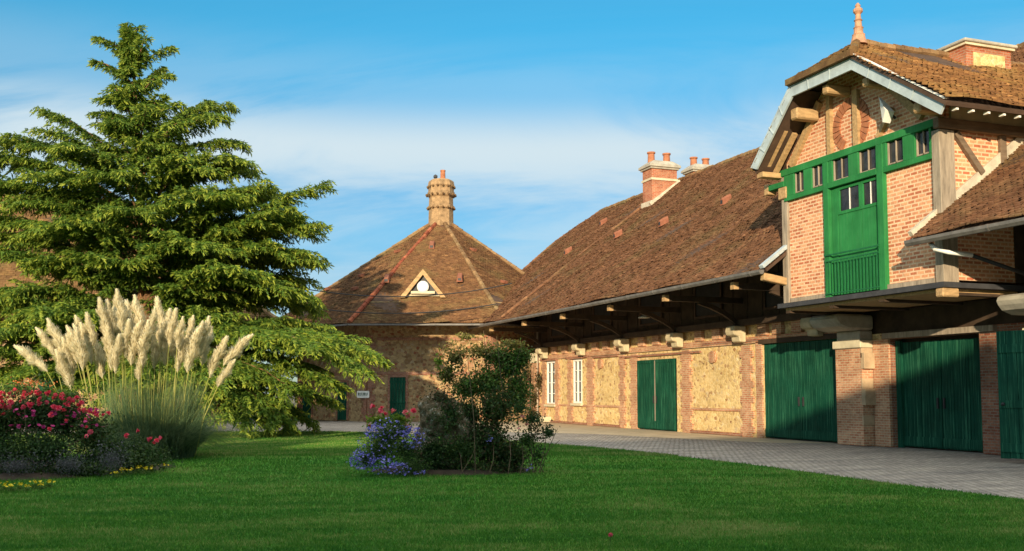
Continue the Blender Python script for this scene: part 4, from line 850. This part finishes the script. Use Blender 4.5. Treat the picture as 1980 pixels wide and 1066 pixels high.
# ------------------------------------------------------------------ pampas grass
PG, PD = root_at('pampas_grass', 'big clump of pampas grass with tall cream plumes behind the red roses', 'plant', 300, 890, 24.3)
PL = [(75, 630, 135), (45, 672, 150), (105, 632, 150), (130, 665, 160), (150, 610, 185), (172, 606, 195), (196, 580, 215), (212, 590, 225), (232, 575, 240), (182, 640, 190), (252, 600, 255), (268, 592, 262), (290, 595, 285), (310, 597, 300), (330, 605, 310), (345, 610, 330), (365, 612, 345), (385, 616, 352), (398, 645, 360), (424, 668, 362), (470, 655, 372), (450, 690, 375), (140, 640, 185), (275, 640, 272), (300, 650, 290), (240, 625, 245), (165, 640, 200), (205, 620, 215), (322, 645, 305), (120, 690, 170), (350, 655, 325), (222, 655, 228), (375, 640, 340), (285, 615, 280), (155, 650, 180), (335, 630, 318), (310, 625, 295), (215, 650, 220), (258, 640, 250), (345, 640, 322), (190, 670, 205), (392, 625, 355), (230, 605, 236), (318, 612, 303), (100, 660, 165), (148, 625, 188), (372, 655, 345), (270, 670, 268), (132, 640, 180)]
def plume_mesh(seed):
    g = np.random.default_rng(seed); V, F = [], []; Lp = .88
    n_ = 1500
    for i in range(n_):
        t = g.uniform(0, 1) ** .9; z = t * Lp; wr = .195 * math.sin(math.pi * min(1, t * .80 + .16)) ** .8 + .012
        a = g.uniform(0, 6.28); up = g.uniform(.12, .30); out = wr * g.uniform(.5, 1.05); w_ = g.uniform(.005, .010)
        bx = .12 * t * t + .02 * math.sin(t * 9 + seed); wr *= (1 + .25 * math.sin(t * 17 + seed * 2)); out = wr * g.uniform(.35, 1.1); p0 = np.array([bx, 0, z]); p1 = p0 + [math.cos(a) * out * .75, math.sin(a) * out * .75, up * .75]; p2 = p0 + [math.cos(a) * out, math.sin(a) * out, up * .8 - .02]
        s_ = np.array([-math.sin(a), math.cos(a), 0]) * w_; k = len(V); V += [p0 - s_, p0 + s_, p1 + s_, p1 - s_, p2]; F += [(k, k + 1, k + 2, k + 3), (k + 3, k + 2, k + 4, k + 4)]
    F4 = [f for f in F if f[2] != f[3]]; V = np.array(V); F4 = np.array(F4)
    o = npmesh('plume', V, F4, M['plume'], None, g.uniform(0, 1, len(F4))); me = o.data; bpy.data.objects.remove(o); return me
pmes = [plume_mesh(s_) for s_ in (1, 2, 3, 4)]
SV, SF, SRn = [], [], []
for i, (x, y, xb) in enumerate(PL):
    dy_ = random.uniform(-1.0, 1.0) if 150 < x < 400 else random.uniform(-.5, .5)
    tip = Vector(LL(x, y, 300, PD, dy_)); b0 = Vector(LL(xb + 8, 880, 300, PD, dy_ * .4)); b0.z = .1
    lean = (tip - b0); lean.z = 0; L_ = .82; far = min(1, lean.length / 1.8)
    # plume base sits a plume's length below the tip, along the leaning direction
    dirp = Vector((lean.x * .55 * (1 + far), lean.y * .3, 1.0 + 1.0 * (1 - far))).normalized(); pb = tip - dirp * L_
    mid = b0.lerp(pb, .55) - Vector((lean.x * .10, lean.y * .1, 0))
    st = MB().tube([b0, mid, pb, pb + dirp * .7], [.014, .012, .009, .004], 5); so_ = npmesh('stalk', np.array([tuple(v) for v in st.v]), np.array([f for f in st.f if len(f) == 4]), M['pampas_stalk'], PG, rng.uniform(0, 1, len([f for f in st.f if len(f) == 4])))
    o = bpy.data.objects.new('plume', random.choice(pmes)); finish(o, PG); o.location = pb
    q = dirp.to_track_quat('Z', 'Y'); ang = math.atan2(lean.y * .3, lean.x); o.rotation_mode = 'QUATERNION'
    from mathutils import Quaternion
    xa = Vector((1, 0, 0)) if lean.x >= 0 else Vector((-1, 0, 0)); za = dirp; ya = za.cross(xa).normalized(); xa = ya.cross(za); o.rotation_quaternion = Matrix((xa, ya, za)).transposed().to_quaternion()
    k = random.uniform(.7, 1.08); o.scale = (k * 1.08, k * 1.08, k)
def arching(nb, base_r, L0, L1, wid, m, parent, name, out=(.2, 1.0), zc=0, seg=6, stiff=.8):
    a = rng.uniform(0, 2 * math.pi, nb); rr = base_r * np.sqrt(rng.uniform(0, 1, nb)); Ln = rng.uniform(L0, L1, nb); o_ = rng.uniform(out[0], out[1], nb)
    az = a + rng.normal(0, .5, nb); V = np.zeros((nb, seg + 1, 2, 3)); 
    for s_ in range(seg + 1):
        t = s_ / seg; hx = rr * np.cos(a) + np.cos(az) * o_ * Ln * (t ** 1.6) * .8; hy = rr * np.sin(a) + np.sin(az) * o_ * Ln * (t ** 1.6) * .8
        z = Ln * (t * stiff - o_ * .75 * t ** 2.4) + zc; w_ = wid * (1 - t * .9); sx, sy = -np.sin(az + 1.2) * w_, np.cos(az + 1.2) * w_
        V[:, s_, 0] = np.stack([hx - sx, hy - sy, np.maximum(z, .01)], 1); V[:, s_, 1] = np.stack([hx + sx, hy + sy, np.maximum(z, .01)], 1)
    base = np.arange(nb)[:, None, None] * (seg + 1) * 2; q = np.arange(seg)[None, :, None] * 2; F = (base + q + np.array([0, 1, 3, 2])[None, None, :]).reshape(-1, 4)
    return npmesh(name, V.reshape(-1, 3), F, m, parent, np.repeat(rng.uniform(0, 1, nb), seg))
arching(7500, .95, .9, 1.85, .010, M['pampas_leaf'], PG, 'leaves', out=(.35, 1.25), stiff=1.05)
arching(420, .95, 1.3, 2.3, .006, M['pampas_stalk'], PG, 'dry_leaves', out=(.02, .25), stiff=.95)
arching(2600, .95, 1.4, 2.35, .007, M['pampas_leaf'], PG, 'upright_leaves', out=(.02, .3), stiff=.95)

# ------------------------------------------------------------------ left flower bed
def bed(name, cx, D0, rx, ry, n=40):
    c = W_(cx, 759, D0); pts = [(c[0] + (rx * math.cos(a) * .9373 + ry * math.sin(a) * .3486) * (1 + .06 * math.sin(3 * a)), c[1] + (-rx * math.cos(a) * .3486 + ry * math.sin(a) * .9373) * (1 + .06 * math.sin(3 * a))) for a in np.linspace(0, 2 * math.pi, n, endpoint=False)]
    b = MB(); k = len(pts); b.poly([(x, y, .036) for x, y in pts] + [(c[0] + (x - c[0]) * .8, c[1] + (y - c[1]) * .8, .12) for x, y in pts], [tuple(range(k, 2 * k))] + [(i, (i + 1) % k, (i + 1) % k + k, i + k) for i in range(k)])
    o = b.build(name, M['soil']); o['kind'] = 'structure'; return o
bed('flower_bed_soil', 85, 20.6, 2.5, 2.5)
rose_me = bloom_proto(.058, M['rose'], layers=4, petals=7); rose_big = bloom_proto(.075, M['rose_pink'], layers=4, petals=7)
RB, RD = root_at('rose_bush', 'wide dark rose bush thick with crimson and pink blooms in the left bed', 'rose bush', 90, 930, 19.6)
lc = lambda x, y, d=0: LL(x, y, 90, RD, d)
cs = [(lc(0, 815, 0), (.75, .7, .62), 1.3), (lc(70, 800, .2), (.7, .7, .62), 1.2), (lc(130, 810, .1), (.6, .6, .55), 1.1), (lc(180, 835, 0), (.42, .5, .45), .7), (lc(-60, 810, 0), (.8, .7, .7), 1), (lc(90, 870, -.5), (.95, .5, .45), 1), (lc(0, 870, -.4), (.9, .5, .45), .9), (lc(215, 870, 0), (.35, .4, .38), .6), (lc(40, 915, -.7), (.9, .3, .25), .9), (lc(160, 910, -.6), (.8, .3, .3), .9)]
clumps(cs, 5000, .055, M['leaf_dark'], RB); clumps([(c, (r[0] * 1.03, r[1], r[2] * 1.05), w_) for c, r, w_ in cs[:4]], 700, .05, M['leaf_brown'], RB)
clumps([(lc(40, 752, .1), (.8, .5, .2), 1), (lc(130, 765, .1), (.6, .5, .22), .8), (lc(-40, 760, 0), (.6, .5, .2), .6)], 800, .05, M['leaf_mid'], RB, drop=-.3)
clumps([(lc(60, 742, .3), (.75, .4, .14), 1)], 130, .055, M['orange'], RB, drop=-.4, asp=2.4)
mb = MB(); stems(mb, (0, 0, .05), [lc(x, y, random.uniform(-.3, .3)) for x, y in ((-30, 770), (10, 765), (50, 770), (90, 770), (130, 780), (170, 800), (20, 820), (150, 840), (200, 830))], .014); mb.build('stems', M['twig'], RB)
pts = []
for k in range(90):
    x = random.uniform(-45, 195); top = np.interp(x, [-50, 30, 100, 160, 200], [757, 747, 750, 770, 800]); y = top + abs(random.gauss(0, 22)) + random.uniform(0, 12); pts.append(lc(x, y, -.62 + random.uniform(-.1, .35) + max(0, (800 - y) / 90)))
pts += [lc(205, 803, -.6), lc(212, 800, -.5), lc(172, 842, -.6), lc(180, 835, -.6), lc(25, 935, -1.3), lc(100, 830, -.6)]
put_blooms(rose_me, pts, RB)
many_blooms([np.array(lc(random.uniform(20, 210), random.uniform(790, 825), -.65)) for _ in range(60)], .04, M['magenta'], RB, name='small_flowers')
LR, D2 = root_at('red_rose', 'low red rose at the foot of the pampas grass', 'rose', 300, 895, 22.0)
l2 = lambda x, y, d=0: LL(x, y, 300, D2, d)
clumps([(l2(270, 870, 0), (.45, .4, .35), 1), (l2(310, 880, .1), (.4, .35, .3), .8)], 1500, .05, M['leaf_dark'], LR); put_blooms(rose_me, [l2(x, y, -.4) for x, y in ((298, 848), (307, 852), (302, 858), (290, 850), (313, 846), (268, 832), (250, 842))], LR)
for (x, y, wd, lab) in ((40, 905, .62, 'silvery grey foliage plant low at the left front of the rose bush'), (222, 880, .42, 'silver lavender plant at the right end of the rose bush'), (140, 900, .5, 'purplish grey plant in the middle of the left bed')):
    r_, Dq = root_at('silver_plant', lab, 'plant', x, 930, 18.5, 'silver foliage plants in the left bed'); hh = .8 * (1.6 - (y - 40 - 759) / 1950 * Dq)
    clumps([((0, 0, hh * .5), (wd, .4, hh * .5), 1)], 1500, .035, M['leaf_silver'], r_, asp=3, drop=-.5)
    many_blooms([np.array([random.gauss(0, wd * .5), random.uniform(-.3, .2), hh * random.uniform(.75, 1.05)]) for _ in range(50)], .018, M['leaf_silver'], r_)
# front low plants of the bed
fp = thing('dark_foliage_plant', 'dark leafy ground plant filling the right front of the left bed beside the marigolds', 'plant', W_(270, 759, 19.8)[:2] + (.04,), R(-20.4)); clumps([((0, 0, .22), (.75, .5, .3), 1), ((-.8, -.3, .2), (.6, .5, .28), 1)], 2600, .06, M['leaf_dark'], fp)
# marigolds along the edge
mg, _ = root_at('marigold', 'clump of yellow marigolds edging the bed at the far left of the lawn', 'flower', 5, 955)
clumps([((0, 0, .07), (.16, .14, .08), 1)], 300, .03, M['leaf_mid'], mg); yme = bloom_proto(.028, M['yellow'], layers=2, petals=8, cup=.3)
put_blooms(yme, [(random.gauss(0, .08), random.gauss(0, .07), random.uniform(.13, .18)) for _ in range(8)], mg, tilt=.3)
spots = [(-22, 958), (18, 952), (33, 955), (48, 951), (62, 954), (76, 949), (90, 951), (103, 947), (232, 928), (244, 924), (262, 922), (275, 919), (288, 921), (300, 917), (322, 912)]
for x, y in spots:
    Dm = 1.6 * 1950 / (y - 759); p = W_(x, 759, Dm); dup(mg, (p[0], p[1], .035), random.uniform(0, 6), random.uniform(.6, .95), 'clump of yellow marigolds edging the bed at the far left of the lawn' if x < 150 else 'clump of yellow marigolds at the right end of the left bed', 'marigolds edging the left bed')
mg['group'] = 'marigolds edging the left bed'

# ------------------------------------------------------------------ island bed in the lawn
bed('island_bed_soil', 875, 20.2, 1.65, .95)
x0, D0 = 868, 19.8
def iroot(name, lab, cat, x, Dp): r_, d = root_at(name, lab, cat, x, 0, Dp); return r_, (lambda px_, py_, dd=0: LL(px_, py_, x, Dp, dd))
AB, f = iroot('aster_bush', 'rounded bush covered in violet blue asters at the left end of the island bed', 'aster bush', 762, 19.2)
cs = [(f(735, 870, 0), (.4, .4, .42), 1), (f(785, 870, 0), (.45, .45, .42), 1.2), (f(750, 840, .1), (.38, .35, .3), .8), (f(712, 888, -.1), (.3, .3, .22), .5), (f(800, 900, -.2), (.4, .35, .25), .7), (f(775, 835, .1), (.3, .3, .22), .5)]
clumps(cs, 2800, .04, M['leaf_dark'], AB, asp=3); clumps(cs, 700, .045, M['leaf_mid'], AB, asp=3)
def surf(cs, n_, front=.55):
    out = []
    for c, r, w_ in cs:
        d = rng.normal(size=(int(n_ * w_), 3)); d[:, 1] -= front; d[:, 2] += .25; d /= np.linalg.norm(d, axis=1)[:, None]; out.append(np.array(c) + d * np.array(r) * rng.uniform(.92, 1.12, (len(d), 1)))
    o = np.concatenate(out); return o[o[:, 2] > .06]
sp_ = surf([cs[0], cs[2], cs[3]], 170); many_blooms(sp_, .021, M['aster'], AB)
sp_ = surf([(f(700, 890, -.3), (.24, .2, .14), 1), (f(775, 905, -.5), (.2, .12, .12), .7), (f(800, 848, -.2), (.22, .15, .2), 1), (f(742, 900, -.4), (.22, .15, .16), .8), (f(790, 835, -.1), (.2, .1, .1), .5), (f(815, 915, -.4), (.12, .1, .06), .3), (f(730, 835, 0), (.2, .15, .12), .8)], 110); many_blooms(sp_, .024, M['aster'], AB)
RP_, f = iroot('rose_plant', 'lime leaved plant with four large pink and red blooms above the blue asters', 'rose', 752, 20.2)
clumps([(f(735, 815, -.3), (.28, .2, .16), 1), (f(768, 813, -.3), (.28, .2, .16), 1)], 480, .085, M['leaf_lime'], RP_, drop=-.4, asp=2); clumps([(f(750, 850, 0), (.4, .3, .35), 1)], 700, .06, M['leaf_mid'], RP_)
mb = MB(); stems(mb, (0, 0, .05), [f(x, y, -.1) for x, y in ((722, 790), (741, 798), (764, 800), (785, 802), (790, 822))], .01, .05); mb.build('stems', M['leaf_mid'], RP_)
put_blooms(rose_me, [f(x, y, -.15) for x, y in ((718, 785), (724, 788), (738, 793), (743, 800), (741, 790), (715, 818), (720, 825), (800, 795))], RP_, s=(1.0, 1.3)); put_blooms(rose_big, [f(x, y, -.15) for x, y in ((763, 797), (785, 798), (788, 804))], RP_, s=(.85, 1.1))
om = bloom_proto(.06, M['orange']); put_blooms(om, [f(x, y, -.2) for x, y in ((782, 822), (776, 815), (790, 826))], RP_)
# weathered stone stump in the middle
RK, f = iroot('rockery_stone', 'weathered pale rock with lichen patches half hidden in the island bed shrubs', 'rock', 852, 19.9)
def rock(c, r, seed, parent, name='boulder'):
    g = np.random.default_rng(seed); import bmesh
    bm = bmesh.new(); bmesh.ops.create_icosphere(bm, subdivisions=4, radius=1); ph = g.uniform(0, 6, 9)
    for v in bm.verts:
        p = v.co; n_ = .16 * math.sin(p.x * 3.1 + ph[0]) * math.sin(p.y * 2.7 + ph[1]) + .12 * math.sin(p.z * 4.3 + ph[2] + p.x * 2) + .07 * math.sin(p.x * 9 + ph[3]) * math.sin(p.z * 8 + ph[4]) + .05 * math.sin(p.y * 14 + ph[5] + p.z * 11)
        v.co = Vector(c) + Vector((p.x * r[0], p.y * r[1], p.z * r[2])) * (1 + n_)
    me = bpy.data.meshes.new(name); bm.to_mesh(me); bm.free(); me.materials.append(M['rock']); o = bpy.data.objects.new(name, me); finish(o, parent); set_uv(me)
def rockm():
    m, t, b = mat('lichened_rock', .95, .1); v = uv(t, obj=True)
    c = ramp(t, noise(t, v, 5, 8, .7, .5), [(.3, (.05, .035, .02)), (.46, (.15, .105, .06)), (.57, (.26, .2, .13)), (.63, (.6, .56, .47))]); L(t, c, b.inputs['Base Color']); bump(t, b, noise(t, v, 11, 8, .75), 1, .06); return m
M['rock'] = rockm()
rock(f(845, 800, 0), (.36, .3, .42), 1, RK); rock(f(882, 845, .15), (.34, .3, .62), 2, RK); rock(f(822, 860, .2), (.26, .25, .4), 3, RK); rock(f(850, 880, .0), (.45, .3, .35), 4, RK)
SH, f = iroot('dark_shrub', 'dense dark leafy shrub growing over the rock in the island bed', 'shrub', 900, 20.0)
cs = [(f(880, 870, 0), (.55, .4, .45), 1), (f(940, 850, 0), (.55, .5, .55), 1.3), (f(985, 880, 0), (.45, .4, .4), .9), (f(850, 900, -.2), (.5, .3, .22), .6), (f(905, 800, .1), (.35, .35, .35), .6), (f(960, 790, .1), (.45, .4, .45), .9), (f(930, 905, -.3), (.9, .3, .14), .6)]
clumps(cs, 4200, .055, M['leaf_dark'], SH); clumps(cs, 1300, .055, M['leaf_brown'], SH)
clumps([(f(868, 800, -.35), (.42, .2, .45), 1), (f(840, 870, -.45), (.5, .15, .42), 1.4), (f(890, 870, -.5), (.5, .15, .42), 1.2)], 1500, .05, M['leaf_dark'], SH); clumps([(f(850, 770, -.3), (.5, .25, .35), 1)], 500, .05, M['leaf_brown'], SH)
mb = MB()
for x, y, t_ in ((880, 845, 895), (925, 850, 890), (985, 840, 982), (905, 700, 920), (955, 860, 945), (1010, 860, 1005)): mb.tube([f(t_, 918, -.75 + .1), f((x + t_) / 2 + 4, (y + 918) / 2, -.6), f(x, y, -.3)], [.010, .008, .005], 6)
mb.build('stems', M['twig'], SH)
many_blooms([np.array(f(x + random.gauss(0, 4), y + random.gauss(0, 4), -.5)) for x, y in ((945, 852), (950, 848), (1020, 905), (1024, 900), (770, 912)) for _ in range(7)], .02, M['aster'], SH)
TS_, f = iroot('tall_shrub', 'tall airy shrub with thin arching twigs rising above the island bed', 'shrub', 950, 20.6)
cs = [(f(985, 705, .1), (.38, .4, .45), 1.0), (f(945, 740, 0), (.45, .45, .4), 1.1), (f(1000, 760, 0), (.35, .4, .5), .9), (f(905, 750, 0), (.35, .35, .3), .55), (f(960, 690, .1), (.35, .35, .25), .4), (f(1010, 690, .1), (.22, .25, .25), .4)]
clumps(cs, 2300, .062, M['leaf_mid'], TS_); clumps(cs, 300, .06, M['leaf_dark'], TS_); clumps(cs, 160, .07, M['leaf_lime'], TS_); clumps(cs, 800, .06, M['leaf_olive'], TS_)
clumps([(f(880, 690, 0), (.42, .35, .38), 1), (f(930, 680, 0), (.5, .35, .28), 1), (f(865, 730, 0), (.3, .3, .3), .6), (f(990, 665, 0), (.4, .3, .15), .5), (f(900, 652, 0), (.25, .2, .1), .3)], 520, .07, M['leaf_olive'], TS_)
clumps([(f(865, 720, 0), (.25, .25, .25), 1), (f(850, 700, 0), (.15, .2, .2), .6)], 130, .075, M['leaf_lime'], TS_)
mb = MB(); stems(mb, f(935, 900, 0), [f(x, y, random.uniform(-.3, .3)) for x, y in ((850, 680), (862, 700), (880, 655), (905, 645), (935, 640), (960, 650), (985, 655), (1010, 665), (1030, 690), (1025, 730), (1005, 700), (870, 740), (920, 690), (975, 690), (890, 700), (948, 670))], .012, .12)
mb.build('stems', M['twig'], TS_)
SR, f = iroot('small_rose_shrub', 'small sparse rose bush with thin stems at the right end of the island bed', 'rose bush', 1035, 19.6)
clumps([(f(1020, 850, 0), (.3, .3, .25), 1), (f(1060, 835, 0), (.22, .22, .18), .6), (f(1030, 810, 0), (.32, .3, .22), .9), (f(1040, 880, 0), (.25, .25, .3), .5), (f(1005, 790, 0), (.2, .2, .25), .5)], 420, .06, M['leaf_dark'], SR); 
clumps([(f(1035, 830, 0), (.42, .3, .35), 1)], 160, .06, M['leaf_brown'], SR)
mb = MB(); stems(mb, (0, 0, .03), [f(x, y) for x, y in ((1000, 790), (1015, 800), (1030, 795), (1055, 815), (1078, 828), (1082, 850), (1060, 840), (990, 830))], .009, .06); mb.build('stems', M['twig'], SR)
many_blooms([np.array(f(x, y, -.2)) for x, y in ((1010, 805), (1018, 820), (1003, 828))], .05, M['rose_pink'], SR)
CR = wthing('climbing_rose', 'sparse climbing rose on the brick corner post beside the white windows', 'climbing plant', (20.2, 51.6, 0))
clumps([((20.3, 51.2, 1.3), (.2, .6, .9), 1), ((20.35, 50.6, 2.3), (.2, .5, .8), .8), ((20.2, 52, 2.6), (.3, .5, .7), .8), ((20.3, 51.5, .5), (.25, .8, .4), .7)], 260, .14, M['leaf_brown'], CR)
mb = MB(); stems(mb, (20.35, 51.6, 0), [(20.4, 50.6, 2.6), (20.35, 51.3, 3.1), (20.3, 52, 2.9), (20.4, 50.8, 1.6)], .02, .1); mb.build('stems', M['twig'], CR)
fr, f = iroot('red_flower', 'single small red bloom standing alone in the foreground lawn', 'flower', 1178, 10.6)
put_blooms(rose_me, [(0, 0, .09)], fr, s=(.5, .5)); mb = MB(); mb.tube([(0, 0, 0), (.005, 0, .09)], .004, 5); mb.build('stem', M['leaf_mid'], fr)

# ------------------------------------------------------------------ grass blades on the lawn
def vnoise(x, y, seed):
    g = np.random.default_rng(seed).uniform(-1, 1, (64, 64)); xi, yi = np.floor(x).astype(int), np.floor(y).astype(int); fx, fy = x - xi, y - yi
    fx, fy = fx * fx * (3 - 2 * fx), fy * fy * (3 - 2 * fy); q = lambda a, b: g[a % 64, b % 64]
    return (q(xi, yi) * (1 - fx) + q(xi + 1, yi) * fx) * (1 - fy) + (q(xi, yi + 1) * (1 - fx) + q(xi + 1, yi + 1) * fx) * fy
def lawn_blades():
    n_ = 420000; Dd = 9.2 / (1 - rng.uniform(0, 1, n_) * (1 - 9.2 / 42)); lat = rng.uniform(-.56, .56, n_) * Dd
    X = lat * .9373 + Dd * .3486; Y = -lat * .3486 + Dd * .9373; ok = pip(X, Y, LAWN); X, Y, Dd = X[ok], Y[ok], Dd[ok]; n_ = len(X)
    sc = (Dd / 11) ** .55; hgt = rng.uniform(.018, .042, n_) * sc; wd = rng.uniform(.0035, .006, n_) * sc * 1.2; a = rng.uniform(0, 6.28, n_); ln = rng.normal(0, .45, (n_, 2)) * hgt[:, None]
    patch = np.sin(X * .9 + Y * .35 + np.sin(Y * .7)) * np.sin(Y * 1.7 - X * .4 + np.sin(X * 1.1)) + .6 * np.sin(X * 2.7 + Y * 3.9) * np.sin(Y * 5.1 - X * 1.3)
    B = np.stack([X, Y, np.full(n_, .034)], 1); s_ = np.stack([np.cos(a) * wd, np.sin(a) * wd, 0 * wd], 1); T = B + np.stack([ln[:, 0], ln[:, 1], hgt], 1)
    V = np.stack([B - s_, B + s_, T], 1).reshape(-1, 3); la, lb_ = X * .9373 - Y * .3486, X * .3486 + Y * .9373
    patch = .55 * vnoise(la * .45, lb_ * 1.1, 1) + .5 * vnoise(la * 1.1, lb_ * 2.6, 2) + .35 * vnoise(la * 3, lb_ * 6, 3) + .3 * vnoise(la * 9, lb_ * 13, 4) + .15 * vnoise(la * .12, lb_ * .9, 5); rn = .42 + .42 * patch + rng.normal(0, .17, n_)
    o = npmesh('grass', V, np.arange(n_ * 3).reshape(-1, 3), M['blade'], None, np.clip(rn, 0, 1)); tag(o, 'short mown green grass of the lawn', 'grass', kind='stuff')
lawn_blades()
def far_blades():  # extra taller, lighter blades facing the sun, added to brighten the lit band
    n_ = 170000; Dd = rng.uniform(25, 42.5, n_); lat = rng.uniform(-.5, .42, n_) * Dd; X = lat * .9373 + Dd * .3486; Y = -lat * .3486 + Dd * .9373; ok = pip(X, Y, LAWN) & (X > -6); X, Y = X[ok], Y[ok]; n_ = len(X)
    hgt = rng.uniform(.035, .07, n_); wd = rng.uniform(.010, .016, n_); a = rng.uniform(-.9, .9, n_) - .56; ln = rng.normal(0, .4, (n_, 2)) * hgt[:, None]
    B = np.stack([X, Y, np.full(n_, .034)], 1); s_ = np.stack([np.cos(a) * wd, np.sin(a) * wd, 0 * wd], 1); T = B + np.stack([ln[:, 0], ln[:, 1], hgt], 1)
    o = npmesh('grass', np.stack([B - s_, B + s_, T], 1).reshape(-1, 3), np.arange(n_ * 3).reshape(-1, 3), M['blade'], None, np.clip(.6 + .3 * vnoise(X, Y * 2, 9) + rng.normal(0, .15, n_), 0, 1)); tag(o, 'taller yellower blades added to brighten the far sunlit lawn', 'grass', kind='stuff')
far_blades()
